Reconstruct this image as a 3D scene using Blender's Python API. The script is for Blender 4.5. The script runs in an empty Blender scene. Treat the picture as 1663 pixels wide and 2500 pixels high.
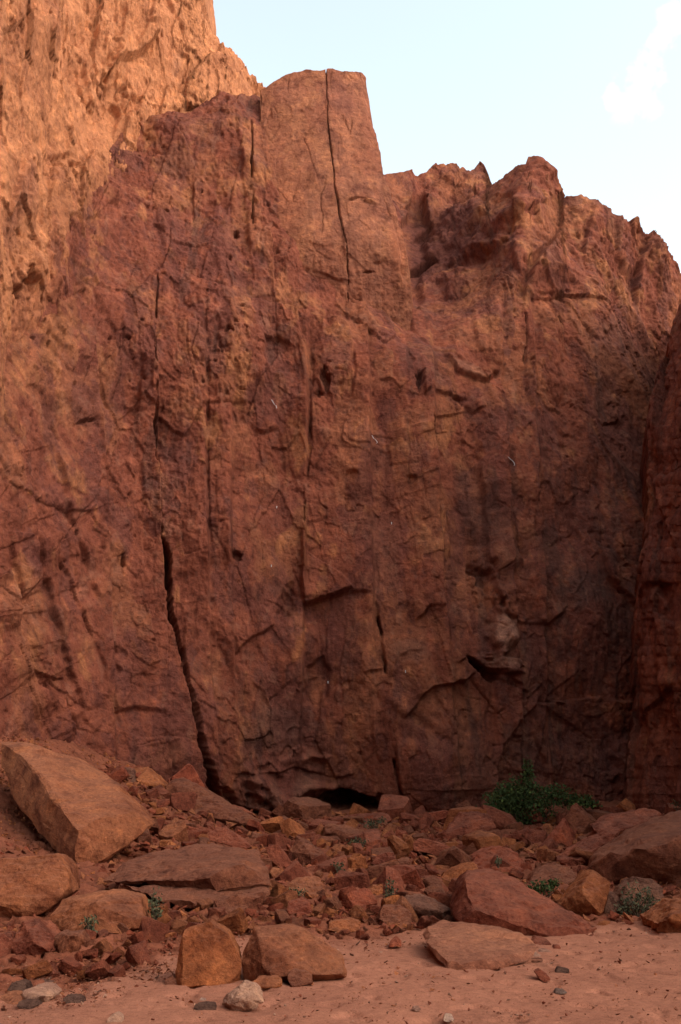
import bpy, bmesh, math, random
import numpy as np
from mathutils import Vector

# ------------------------------------------------------------------ camera, sky, sun, exposure
scene = bpy.context.scene
COL = scene.collection
PITCH = math.radians(15.6)
CAMZ = 1.6
FOC = 2500.0                     # focal length in photograph pixels (1663 x 2500)
CX, CY = 831.5, 1250.0
cam_data = bpy.data.cameras.new('camera')
cam_data.sensor_fit = 'VERTICAL'
cam_data.sensor_height = 36.0
cam_data.lens = 36.0
cam_data.clip_end = 2000.0
cam = bpy.data.objects.new('camera', cam_data)
cam.location = (0, 0, CAMZ)
cam.rotation_euler = (math.pi / 2 + PITCH, 0, 0)
COL.objects.link(cam)
scene.camera = cam

SUN_EL = math.radians(42)
SUN_AZ = math.radians(124)       # compass from +Y (view direction) clockwise: behind the viewer, to the right
world = bpy.data.worlds.new('World')
scene.world = world
world.use_nodes = True
wn, wl = world.node_tree.nodes, world.node_tree.links
wn.clear()
wout = wn.new('ShaderNodeOutputWorld')
wbg = wn.new('ShaderNodeBackground')
wbg.inputs['Strength'].default_value = 0.15
sky = wn.new('ShaderNodeTexSky')
sky.sky_type = 'NISHITA'
sky.sun_disc = False
sky.sun_elevation = SUN_EL
sky.sun_rotation = SUN_AZ
sky.altitude = 900
sky.air_density = 1.0
sky.dust_density = 2.5
sky.ozone_density = 1.0
hs = wn.new('ShaderNodeHueSaturation')
hs.inputs['Saturation'].default_value = 0.42
hs.inputs['Hue'].default_value = 0.465
hs.inputs['Value'].default_value = 2.25
wl.new(sky.outputs['Color'], hs.inputs['Color'])
# thin clouds drifting over the whole sky, one of them in view at the upper right
tc = wn.new('ShaderNodeTexCoord')
mp = wn.new('ShaderNodeMapping')
mp.inputs['Location'].default_value = (0.0, 0.0, 0.0)
wl.new(tc.outputs['Generated'], mp.inputs['Vector'])
cn = wn.new('ShaderNodeTexNoise')
cn.inputs['Scale'].default_value = 9.0
cn.inputs['Detail'].default_value = 7.0
cn.inputs['Roughness'].default_value = 0.6
wl.new(mp.outputs['Vector'], cn.inputs['Vector'])


def cdir(px, py):
    a, b = (px - CX) / FOC, (CY - py) / FOC
    v = Vector((a, math.cos(PITCH) - math.sin(PITCH) * b, math.sin(PITCH) + math.cos(PITCH) * b))
    return v.normalized()


acc = None
for (cpx, cpy, rad) in ((1555, 225, 0.036), (1500, 235, 0.02), (1590, 160, 0.024), (1612, 95, 0.022), (1650, 40, 0.024), (1585, 268, 0.02)):
    dd = wn.new('ShaderNodeVectorMath')
    dd.operation = 'DISTANCE'
    nrm = wn.new('ShaderNodeVectorMath')
    nrm.operation = 'NORMALIZE'
    wl.new(tc.outputs['Generated'], nrm.inputs[0])
    wl.new(nrm.outputs['Vector'], dd.inputs[0])
    dd.inputs[1].default_value = cdir(cpx, cpy)
    mr = wn.new('ShaderNodeMapRange')
    mr.interpolation_type = 'SMOOTHSTEP'
    mr.inputs['From Min'].default_value = rad
    mr.inputs['From Max'].default_value = 0.0
    wl.new(dd.outputs['Value'], mr.inputs['Value'])
    if acc is None:
        acc = mr.outputs['Result']
    else:
        mx = wn.new('ShaderNodeMath')
        mx.operation = 'MAXIMUM'
        wl.new(acc, mx.inputs[0])
        wl.new(mr.outputs['Result'], mx.inputs[1])
        acc = mx.outputs['Value']
cn2 = wn.new('ShaderNodeTexNoise')
cn2.inputs['Scale'].default_value = 60.0
cn2.inputs['Detail'].default_value = 6.0
wl.new(mp.outputs['Vector'], cn2.inputs['Vector'])
m1 = wn.new('ShaderNodeMath')
m1.operation = 'MULTIPLY_ADD'
m1.inputs[1].default_value = 3.6
m1.inputs[2].default_value = -1.85
wl.new(cn2.outputs['Fac'], m1.inputs[0])
m2 = wn.new('ShaderNodeMath')
m2.operation = 'ADD'
wl.new(acc, m2.inputs[0])
wl.new(m1.outputs['Value'], m2.inputs[1])
mr2 = wn.new('ShaderNodeMapRange')
mr2.interpolation_type = 'SMOOTHSTEP'
mr2.inputs['From Min'].default_value = 0.05
mr2.inputs['From Max'].default_value = 1.0
mr2.inputs['To Max'].default_value = 0.42
wl.new(m2.outputs['Value'], mr2.inputs['Value'])
cmix = wn.new('ShaderNodeMix')
cmix.data_type = 'RGBA'
cmix.inputs['B'].default_value = (7.0, 7.0, 7.0, 1)
mr3 = wn.new('ShaderNodeMapRange')
mr3.inputs['From Max'].default_value = 0.35
wl.new(acc, mr3.inputs['Value'])
mcl = wn.new('ShaderNodeMath')
mcl.operation = 'MULTIPLY'
wl.new(mr2.outputs['Result'], mcl.inputs[0])
wl.new(mr3.outputs['Result'], mcl.inputs[1])
wl.new(mcl.outputs['Value'], cmix.inputs['Factor'])
wl.new(hs.outputs['Color'], cmix.inputs['A'])
wl.new(cmix.outputs['Result'], wbg.inputs['Color'])
wl.new(wbg.outputs['Background'], wout.inputs['Surface'])

sun_data = bpy.data.lights.new('bounce_sun', 'SUN')  # soft warm lamp standing in for light bounced off sunlit rock
sun_data.energy = 1.0
sun_data.angle = math.radians(32)
sun_data.color = (1.0, 0.75, 0.52)
bounce_sun = bpy.data.objects.new('bounce_sun', sun_data)
sd = Vector((math.sin(SUN_AZ) * math.cos(SUN_EL), math.cos(SUN_AZ) * math.cos(SUN_EL), math.sin(SUN_EL)))
bounce_sun.rotation_euler = sd.to_track_quat('Z', 'Y').to_euler()
bounce_sun.location = sd * 60
COL.objects.link(bounce_sun)

vs = scene.view_settings
vs.view_transform = 'Standard'
vs.look = 'None'
vs.exposure = 0.52
vs.gamma = 1.0
vs.use_curve_mapping = False
scene.cycles.max_bounces = 6
scene.cycles.diffuse_bounces = 4
scene.render.filter_size = 1.1

# ------------------------------------------------------------------ numeric helpers
f32 = np.float32
rng = np.random.default_rng(11)
_perm = rng.permutation(256).astype(np.int32)
_perm2 = np.concatenate([_perm, _perm])
_g = rng.normal(size=(256, 3)).astype(f32)
_g /= np.linalg.norm(_g, axis=1)[:, None]
_gx, _gy, _gz = _g[:, 0].copy(), _g[:, 1].copy(), _g[:, 2].copy()


def perlin(x, y, z):
    x = np.asarray(x, f32); y = np.asarray(y, f32); z = np.asarray(z, f32)
    x, y, z = np.broadcast_arrays(x, y, z)
    fx, fy, fz = np.floor(x), np.floor(y), np.floor(z)
    ix, iy, iz = fx.astype(np.int32) & 255, fy.astype(np.int32) & 255, fz.astype(np.int32) & 255
    x, y, z = x - fx, y - fy, z - fz
    u, v, w = (t * t * t * (t * (t * 6 - 15) + 10) for t in (x, y, z))

    def corner(a, b, c):
        h = _perm2[_perm2[_perm2[(ix + a) & 255] + ((iy + b) & 255)] + ((iz + c) & 255)]
        return _gx[h] * (x - a) + _gy[h] * (y - b) + _gz[h] * (z - c)
    x00 = corner(0, 0, 0); x00 = x00 + u * (corner(1, 0, 0) - x00)
    x10 = corner(0, 1, 0); x10 = x10 + u * (corner(1, 1, 0) - x10)
    x01 = corner(0, 0, 1); x01 = x01 + u * (corner(1, 0, 1) - x01)
    x11 = corner(0, 1, 1); x11 = x11 + u * (corner(1, 1, 1) - x11)
    y0 = x00 + v * (x10 - x00)
    y1 = x01 + v * (x11 - x01)
    return (y0 + w * (y1 - y0)) * f32(1.5)


def fbm(x, y, z, octv=4, gain=0.5, lac=2.03):
    s, a, f, t = 0.0, 1.0, 1.0, 0.0
    for k in range(octv):
        s = s + a * perlin(x * f + 17.3 * k, y * f - 9.1 * k, z * f + 3.7 * k)
        t += a; a *= gain; f *= lac
    return s / t


def ridged(x, y, z, octv=4):
    s, a, f, t = 0.0, 1.0, 1.0, 0.0
    for k in range(octv):
        s = s + a * (1 - 2 * np.abs(perlin(x * f + 31.3 * k, y * f + 5.1 * k, z * f)))
        t += a; a *= 0.5; f *= 2.1
    return s / t


def _hash2(ix, iy, k):
    h = _perm2[_perm2[(ix & 255)] + (iy & 255)]
    h = _perm2[(h + k * 37) & 255]
    return _perm2[h + ((ix * 7 + iy * 13 + k * 101) & 255)].astype(f32) / 255.0


def facet(x, y, sx, sy, seed, tilt=0.3, lip=0.0):
    """blocky fracture field: every cell is a tilted flat plane; returns height (about -1..1), border distance and a cell value"""
    u = np.asarray(x / sx, f32) + seed * 13.7
    v = np.asarray(y / sy, f32) + seed * 7.9
    iu, iv = np.floor(u).astype(np.int32), np.floor(v).astype(np.int32)
    best = np.full(u.shape, 9e9, f32); second = best.copy()
    H = np.zeros(u.shape, f32); CV = H.copy()
    for a in (-1, 0, 1):
        for b in (-1, 0, 1):
            ca, cb = iu + a, iv + b
            du = u - (ca + 0.1 + 0.8 * _hash2(ca, cb, 1 + seed))
            dv = v - (cb + 0.1 + 0.8 * _hash2(ca, cb, 2 + seed))
            d = du * du + dv * dv
            cv = _hash2(ca, cb, 3 + seed)
            h = (cv - 0.5) * 1.2 + tilt * 4 * ((_hash2(ca, cb, 4 + seed) - 0.5) * du + (_hash2(ca, cb, 5 + seed) - 0.5) * dv) - lip * dv
            m = d < best
            second = np.where(m, best, np.minimum(second, d))
            H = np.where(m, h, H); CV = np.where(m, cv, CV)
            best = np.where(m, d, best)
    return H, np.sqrt(second) - np.sqrt(best), CV


def blocks(x, y, sx, sy, seed, tilt=0.3, side=1.7):
    """interlocking broken blocks with flat tilted tops and bevelled sides; continuous"""
    u = np.asarray(x / sx, f32) + seed * 11.3
    v = np.asarray(y / sy, f32) + seed * 5.7
    iu, iv = np.floor(u).astype(np.int32), np.floor(v).astype(np.int32)
    H = np.full(u.shape, -9.0, f32); CV = np.zeros(u.shape, f32)
    for a in (-1, 0, 1):
        for b in (-1, 0, 1):
            ca, cb = iu + a, iv + b
            r3 = _hash2(ca, cb, 3 + seed); r4 = _hash2(ca, cb, 4 + seed); r5 = _hash2(ca, cb, 5 + seed)
            du = u - (ca + 0.08 + 0.84 * _hash2(ca, cb, 1 + seed))
            dv = v - (cb + 0.08 + 0.84 * _hash2(ca, cb, 2 + seed))
            th = (r4 + r5 - 1.0) * 0.9
            c, s = np.cos(th), np.sin(th)
            m = np.maximum(np.abs(du * c + dv * s), np.abs(dv * c - du * s))
            off = r3 - 0.5
            h = np.minimum(off + tilt * 3 * ((r4 - 0.5) * du + (r5 - 0.5) * dv), off + side * (0.56 - m))
            w = h > H
            H = np.where(w, h, H); CV = np.where(w, r3, CV)
    return np.maximum(H, -0.95), CV


def sstep(a, b, x):
    t = np.clip((x - a) / (b - a), 0, 1)
    return t * t * (3 - 2 * t)


class TPS:
    def __init__(self, pts, vals, scale, reg=1e-3):
        self.p = np.asarray(pts, float) / scale
        self.s = scale
        n = len(self.p)
        d2 = ((self.p[:, None] - self.p[None]) ** 2).sum(-1)
        K = self._k(d2) + reg * np.eye(n)
        A = np.zeros((n + 3, n + 3))
        A[:n, :n] = K; A[:n, n] = 1; A[:n, n + 1:] = self.p
        A[n:, :n] = A[:n, n:].T
        self.w = np.linalg.solve(A, np.concatenate([vals, np.zeros(3)]))

    @staticmethod
    def _k(d2):
        return 0.5 * d2 * np.log(np.maximum(d2, 1e-12))

    def __call__(self, x, y):
        x = np.asarray(x, float) / self.s; y = np.asarray(y, float) / self.s
        n = len(self.p)
        r = self.w[n] + self.w[n + 1] * x + self.w[n + 2] * y
        for i in range(n):
            r = r + self.w[i] * self._k((x - self.p[i, 0]) ** 2 + (y - self.p[i, 1]) ** 2)
        return r


SP, CP = math.sin(PITCH), math.cos(PITCH)


def ray_y(px, py, y):
    """the world point on plane y that lies in the direction px, py of the surveyed photograph"""
    a = (np.asarray(px, float) - CX) / FOC
    b = (CY - np.asarray(py, float)) / FOC
    dy = CP - SP * b
    t = y / dy
    return np.stack(np.broadcast_arrays(a * t, y + 0 * t, CAMZ + (SP + CP * b) * t), -1)


def to_px(P):
    d = P[..., 1] * CP + (P[..., 2] - CAMZ) * SP
    u = -P[..., 1] * SP + (P[..., 2] - CAMZ) * CP
    return CX + FOC * P[..., 0] / d, CY - FOC * u / d


def poly_y(pts, x):
    p = np.array(pts, float)
    return np.interp(x, p[:, 0], p[:, 1])


def poly_x(pts, y):
    p = np.array(pts, float)
    return np.interp(y, p[:, 1], p[:, 0])


# ------------------------------------------------------------------ materials
def new_mat(name):
    m = bpy.data.materials.new(name)
    m.use_nodes = True
    nt = m.node_tree
    b = nt.nodes['Principled BSDF']
    b.inputs['Specular IOR Level'].default_value = 0.05
    return m, nt.nodes, nt.links, b


def N(nodes, kind, **kw):
    n = nodes.new(kind)
    for k, v in kw.items():
        n.inputs[k].default_value = v
    return n


def ramp(nodes, links, fac, stops):
    r = nodes.new('ShaderNodeValToRGB')
    e = r.color_ramp.elements
    while len(e) < len(stops):
        e.new(0.5)
    for el, (p, c) in zip(e, stops):
        el.position = p
        el.color = (c[0], c[1], c[2], 1) if not isinstance(c, (int, float)) else (c, c, c, 1)
    links.new(fac, r.inputs['Fac'])
    return r.outputs['Color']


def mixc(nodes, links, fac, a, b, mode='MIX'):
    m = nodes.new('ShaderNodeMix')
    m.data_type = 'RGBA'
    m.blend_type = mode
    for sock, v in (('Factor', fac), ('A', a), ('B', b)):
        if isinstance(v, (int, float)):
            m.inputs[sock].default_value = v
        elif isinstance(v, tuple):
            m.inputs[sock].default_value = (v[0], v[1], v[2], 1)
        else:
            links.new(v, m.inputs[sock])
    return m.outputs['Result']


def rock_material(name, source, rough_bump=1.0, dust=0.0):
    """source 'attr': the mesh's own rock colour; 'object': the stone's colour"""
    m, n, l, b = new_mat(name)
    tco = n.new('ShaderNodeTexCoord')
    if source == 'attr':
        at = n.new('ShaderNodeAttribute')
        at.attribute_name = 'Col'
        base = at.outputs['Color']
        vec = tco.outputs['Object']
    else:
        oi = n.new('ShaderNodeObjectInfo')
        base = oi.outputs['Color']
        ad = n.new('ShaderNodeVectorMath')
        ad.operation = 'MULTIPLY_ADD'
        l.new(oi.outputs['Random'], ad.inputs[0])
        ad.inputs[1].default_value = (37, 71, 53)
        l.new(tco.outputs['Object'], ad.inputs[2])
        vec = ad.outputs['Vector']
    s = 1.0 if source == 'attr' else 2.6
    sa = 0.62 if source == 'attr' else 1.0
    n1 = N(n, 'ShaderNodeTexNoise', Scale=1.1 * s, Detail=8.0, Roughness=0.62, Distortion=0.4)
    n2 = N(n, 'ShaderNodeTexNoise', Scale=7.0 * s * sa, Detail=7.0, Roughness=0.65)
    n3 = N(n, 'ShaderNodeTexNoise', Scale=34.0 * s * sa, Detail=5.0, Roughness=0.7)
    for q in (n1, n2, n3):
        l.new(vec, q.inputs['Vector'])
    if source == 'object':
        n0 = N(n, 'ShaderNodeTexNoise', Scale=1.6, Detail=5.0, Roughness=0.55, Distortion=0.6)
        l.new(vec, n0.inputs['Vector'])
        base = mixc(n, l, 1.0, base, ramp(n, l, n0.outputs['Fac'], ((0.36, (0.62, 0.55, 0.56)), (0.46, (0.95, 0.9, 0.9)), (0.55, (1, 1, 1)), (0.68, (1.28, 1.22, 1.1)))), 'MULTIPLY')
    c = mixc(n, l, 1.0, base, ramp(n, l, n1.outputs['Fac'], ((0.37, (0.70, 0.66, 0.66)), (0.455, (0.95, 0.94, 0.94)), (0.55, (1.03, 1.03, 1.02)), (0.64, (1.28, 1.27, 1.2)))), 'MULTIPLY')
    c = mixc(n, l, 1.0, c, ramp(n, l, n2.outputs['Fac'], ((0.36, (0.68, 0.66, 0.68)), (0.46, (0.97, 0.97, 0.97)), (0.55, (1.02, 1.02, 1.0)), (0.66, (1.34, 1.34, 1.28)))), 'MULTIPLY')
    c = mixc(n, l, 0.8, c, ramp(n, l, n3.outputs['Fac'], ((0.3, 0.72), (0.5, 1.0), (0.72, 1.28))), 'MULTIPLY')
    if dust > 0:
        geo = n.new('ShaderNodeNewGeometry')
        sx = n.new('ShaderNodeSeparateXYZ')
        l.new(geo.outputs['Normal'], sx.inputs['Vector'])
        mm = n.new('ShaderNodeMath'); mm.operation = 'MULTIPLY_ADD'
        l.new(n2.outputs['Fac'], mm.inputs[0]); mm.inputs[1].default_value = 0.5
        l.new(sx.outputs['Z'], mm.inputs[2])
        rr = n.new('ShaderNodeMapRange')
        rr.inputs['From Min'].default_value = 0.85
        rr.inputs['From Max'].default_value = 1.3
        rr.inputs['To Max'].default_value = dust
        l.new(mm.outputs['Value'], rr.inputs['Value'])
        c = mixc(n, l, rr.outputs['Result'], c, (0.40, 0.20, 0.135))
    l.new(c, b.inputs['Base Color'])
    b.inputs['Roughness'].default_value = 0.88
    bu1 = N(n, 'ShaderNodeBump', Strength=1.0 * rough_bump, Distance=0.13 / (s ** 0.7))
    l.new(n2.outputs['Fac'], bu1.inputs['Height'])
    bu2 = N(n, 'ShaderNodeBump', Strength=0.8 * rough_bump, Distance=0.045 / (s ** 0.7))
    l.new(n3.outputs['Fac'], bu2.inputs['Height'])
    l.new(bu1.outputs['Normal'], bu2.inputs['Normal'])
    l.new(bu2.outputs['Normal'], b.inputs['Normal'])
    return m


CLIFF = rock_material('weathered_red_cliff', 'attr')
STONE = rock_material('broken_red_stone', 'object', 0.9, 0.2)


def sand_material():
    m, n, l, b = new_mat('red_sand')
    tco = n.new('ShaderNodeTexCoord')
    at = n.new('ShaderNodeAttribute'); at.attribute_name = 'Col'
    n1 = N(n, 'ShaderNodeTexNoise', Scale=0.9, Detail=6.0, Roughness=0.6)
    n2 = N(n, 'ShaderNodeTexNoise', Scale=14.0, Detail=6.0, Roughness=0.7)
    n3 = N(n, 'ShaderNodeTexNoise', Scale=70.0, Detail=4.0, Roughness=0.75)
    for q in (n1, n2, n3):
        l.new(tco.outputs['Object'], q.inputs['Vector'])
    c = mixc(n, l, 1.0, at.outputs['Color'], ramp(n, l, n1.outputs['Fac'], ((0.3, (0.86, 0.84, 0.84)), (0.7, (1.12, 1.12, 1.1)))), 'MULTIPLY')
    c = mixc(n, l, 1.0, c, ramp(n, l, n2.outputs['Fac'], ((0.32, (0.78, 0.76, 0.76)), (0.5, (1, 1, 1)), (0.7, (1.15, 1.14, 1.12)))), 'MULTIPLY')
    c = mixc(n, l, 1.0, c, ramp(n, l, n3.outputs['Fac'], ((0.3, 0.45), (0.45, 0.98), (0.75, 1.3))), 'MULTIPLY')
    l.new(c, b.inputs['Base Color'])
    b.inputs['Roughness'].default_value = 0.95
    bu = N(n, 'ShaderNodeBump', Strength=0.6, Distance=0.03)
    l.new(n2.outputs['Fac'], bu.inputs['Height'])
    bu2 = N(n, 'ShaderNodeBump', Strength=0.6, Distance=0.012)
    l.new(n3.outputs['Fac'], bu2.inputs['Height'])
    l.new(bu.outputs['Normal'], bu2.inputs['Normal'])
    l.new(bu2.outputs['Normal'], b.inputs['Normal'])
    return m


SAND = sand_material()


def leaf_material(name, c0, c1):
    m, n, l, b = new_mat(name)
    g = n.new('ShaderNodeNewGeometry')
    c = ramp(n, l, g.outputs['Random Per Island'], ((0.0, c0), (0.8, c1), (1.0, (c1[0] * 1.5, c1[1] * 1.35, c1[2]))))
    l.new(c, b.inputs['Base Color'])
    b.inputs['Roughness'].default_value = 0.6
    return m


LEAF = leaf_material('bush_leaves', (0.02, 0.034, 0.011), (0.062, 0.085, 0.028))
LEAF_PALE = leaf_material('dusty_leaves', (0.045, 0.048, 0.026), (0.10, 0.096, 0.052))
TWIG, _n, _l, _b = new_mat('dry_twig')
_b.inputs['Base Color'].default_value = (0.12, 0.08, 0.05, 1)
CORD, _n, _l, _b = new_mat('pale_webbing')
_nn = N(_n, 'ShaderNodeTexNoise', Scale=60.0)
_l.new(ramp(_n, _l, _nn.outputs['Fac'], ((0.3, 0.4), (0.7, 0.7))), _b.inputs['Base Color'])
STEEL, _n, _l, _b = new_mat('dull_steel')
_b.inputs['Base Color'].default_value = (0.55, 0.54, 0.52, 1)
_b.inputs['Metallic'].default_value = 0.6
_b.inputs['Roughness'].default_value = 0.45


# ------------------------------------------------------------------ mesh helpers
def props(o, label=None, cat=None, group=None, kind=None):
    for k, v in (('label', label), ('category', cat), ('group', group), ('kind', kind)):
        if v:
            o[k] = v
    return o


def raw_mesh(name, V, F, mat, col=None, smooth=True):
    """V (n,3), F (m,k) faces all of k corners"""
    me = bpy.data.meshes.new(name)
    V = np.ascontiguousarray(V, f32).reshape(-1, 3)
    F = np.ascontiguousarray(F, np.int32)
    k = F.shape[1]
    me.vertices.add(len(V)); me.vertices.foreach_set('co', V.ravel())
    me.loops.add(F.size); me.loops.foreach_set('vertex_index', F.ravel())
    me.polygons.add(len(F))
    me.polygons.foreach_set('loop_start', np.arange(0, F.size, k, dtype=np.int32))
    me.polygons.foreach_set('loop_total', np.full(len(F), k, np.int32))
    me.polygons.foreach_set('use_smooth', np.full(len(F), smooth))
    if col is not None:
        ca = me.color_attributes.new('Col', 'FLOAT_COLOR', 'POINT')
        c4 = np.ones((len(V), 4), f32); c4[:, :3] = np.asarray(col, f32).reshape(-1, 3)
        ca.data.foreach_set('color', c4.ravel())
    me.materials.append(mat)
    me.update(calc_edges=True)
    return me


def link(name, me, parent=None):
    o = bpy.data.objects.new(name, me)
    COL.objects.link(o)
    if parent is not None:
        o.parent = parent
    return o


def grid_faces(R, C, flip=False):
    i = np.arange(R * C).reshape(R, C)
    q = np.stack([i[:-1, :-1], i[1:, :-1], i[1:, 1:], i[:-1, 1:]], -1).reshape(-1, 4)
    return q[:, ::-1] if flip else q


def blur(a, n=1):
    for _ in range(n):
        b = a.copy()
        b[1:-1] = 0.25 * a[:-2] + 0.5 * a[1:-1] + 0.25 * a[2:]
        a = b.copy()
        a[:, 1:-1] = 0.25 * b[:, :-2] + 0.5 * b[:, 1:-1] + 0.25 * b[:, 2:]
    return a


def grid_normals(P):
    dr = np.gradient(P, axis=0); dc = np.gradient(P, axis=1)
    n = np.cross(dr, dc)
    n /= np.linalg.norm(n, axis=-1)[..., None] + 1e-12
    s = np.sign((n * (P - np.array([0, 0, CAMZ]))).sum(-1))[..., None]
    return -n * np.where(s == 0, 1, s)


# ------------------------------------------------------------------ relief features, given along lines surveyed from the photograph
class Relief:
    def __init__(self, px, py, wob=1.0):
        self.px, self.py = px, py
        k = 1 / 85.0
        self.qx = px + wob * (2.5 * perlin(px * k, py * k, 1.3) + 1.2 * perlin(px * 0.07, py * 0.07, 4.4))
        self.qy = py + wob * (2.5 * perlin(px * k, py * k, 7.3) + 1.2 * perlin(px * 0.07, py * 0.07, 2.4))
        self.d = np.zeros(px.shape)
        self.mask = np.zeros(px.shape)

    def _rough_line(self, pts, amp=3.2, seg=15.0):
        """broken, angular course between the surveyed points"""
        rr = random.Random(int(pts[0][0] * 7 + pts[0][1] * 13 + len(pts)))
        out = [pts[0]]
        for (ax, ay), (bx, by) in zip(pts[:-1], pts[1:]):
            ln = math.hypot(bx - ax, by - ay)
            n = max(1, int(ln / seg))
            for i in range(1, n):
                t = (i + rr.uniform(-.3, .3)) / n
                o = rr.uniform(-amp, amp)
                out.append((ax + (bx - ax) * t - (by - ay) / ln * o, ay + (by - ay) * t + (bx - ax) / ln * o))
            out.append((bx, by))
        return out

    def _crop(self, pts, m):
        p = np.array(pts, float)
        x0, y0 = p.min(0) - m; x1, y1 = p.max(0) + m
        msk = (self.qx > x0) & (self.qx < x1) & (self.qy > y0) & (self.qy < y1)
        return np.nonzero(msk)

    def _line(self, pts, x, y):
        best = np.full(x.shape, 1e9); sg = np.zeros(x.shape); arc = np.zeros(x.shape)
        L = 0.0
        for (ax, ay), (bx, by) in zip(pts[:-1], pts[1:]):
            dx, dy = bx - ax, by - ay
            ln = math.hypot(dx, dy)
            t = np.clip(((x - ax) * dx + (y - ay) * dy) / (ln * ln), 0, 1)
            d = np.hypot(x - ax - t * dx, y - ay - t * dy)
            cr = -(dx * (y - ay) - dy * (x - ax))
            m = d < best
            best = np.where(m, d, best); sg = np.where(m, np.sign(cr), sg); arc = np.where(m, L + t * ln, arc)
            L += ln
        return best, sg, arc, L

    def step(self, pts, hp, hn=0.0, fp=60.0, fn=60.0, end=30.0):
        """hp metres proud on the right of a line going down (above a line going right), hn on the other side"""
        pts = self._rough_line(pts)
        I = self._crop(pts, 2.4 * max(fp, fn))
        d, s, a, L = self._line(pts, self.qx[I], self.qy[I])
        e = min(end, L * 0.4)
        w = sstep(0, e, a) * sstep(0, e, L - a) * np.clip(0.62 + 0.75 * perlin(a * 0.022, pts[0][0] * 0.37, 0.5), 0.12, 1.2)
        t_ = sstep(-3.5, 3.5, s * d)
        self.d[I] += 0.72 * w * (t_ * hp * np.clip(1 - d / (2.2 * fp), 0, 1) + (1 - t_) * hn * np.clip(1 - d / (2.2 * fn), 0, 1))

    def crack(self, pts, width, depth, end=15.0, keep=False):
        pts = self._rough_line(pts, 3.0, 24.0)
        I = self._crop(pts, 40 + 3 * np.max(width))
        d, s, a, L = self._line(pts, self.qx[I], self.qy[I])
        if not np.isscalar(width):
            width = np.interp(a / L, np.linspace(0, 1, len(width)), width)
        e = min(end, L * 0.4)
        width = width * np.clip(0.85 + 0.6 * perlin(a * 0.03, pts[0][0] * 0.31, 4.5) + 0.3 * perlin(a * 0.12, pts[0][0] * 0.31, 2.5), 0.15, 1.5)
        w = sstep(0, e, a) * sstep(0, e, L - a) * (1.0 if keep else np.clip(0.4 + 1.5 * perlin(a * 0.024, pts[0][1] * 0.37, 1.5), 0.0, 1))
        k_ = w * (1 - sstep(0.55 * width, 1.1 * width, d))
        self.d[I] -= depth * k_
        self.mask[I] = np.maximum(self.mask[I], k_)

    def blob(self, x, y, rx, ry, h, ang=0.0, hard=0.5):
        I = self._crop([(x, y)], 1.6 * max(rx, ry))
        c, s = math.cos(math.radians(ang)), math.sin(math.radians(ang))
        u, v = self.qx[I] - x, self.qy[I] - y
        r = np.sqrt(((c * u + s * v) / rx) ** 2 + ((-s * u + c * v) / ry) ** 2)
        r = r + 0.55 * perlin(u / rx * 1.3 + x, v / ry * 1.3 + y, h + 3.1) + 0.25 * perlin(u / rx * 3.1 + x, v / ry * 3.1 + y, h)
        self.d[I] += h * (1 - sstep(hard, 1.15, r))

    def slab(self, poly, h, edge=3.0, tx=0.0, ty=0.0):
        """a flat piece standing h metres proud (or sunk), tilted tx, ty metres over its own size"""
        p = np.array(poly, float)
        I = self._crop(poly, 12)
        x, y = self.qx[I], self.qy[I]
        ins = np.zeros(x.shape, bool); dist = np.full(x.shape, 1e9)
        for (ax, ay), (bx, by) in zip(p, np.roll(p, -1, 0)):
            cond = (ay > y) != (by > y)
            ins ^= cond & (x < (bx - ax) * (y - ay) / (by - ay + 1e-9) + ax)
            dx, dy = bx - ax, by - ay
            t = np.clip(((x - ax) * dx + (y - ay) * dy) / (dx * dx + dy * dy + 1e-9), 0, 1)
            dist = np.minimum(dist, np.hypot(x - ax - t * dx, y - ay - t * dy))
        sd_ = np.where(ins, dist, -dist)
        c = p.mean(0); sz = np.maximum(np.ptp(p, axis=0), 1)
        self.d[I] += sstep(-edge, edge, sd_) * (h + tx * (x - c[0]) / sz[0] + ty * (y - c[1]) / sz[1])


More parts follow.
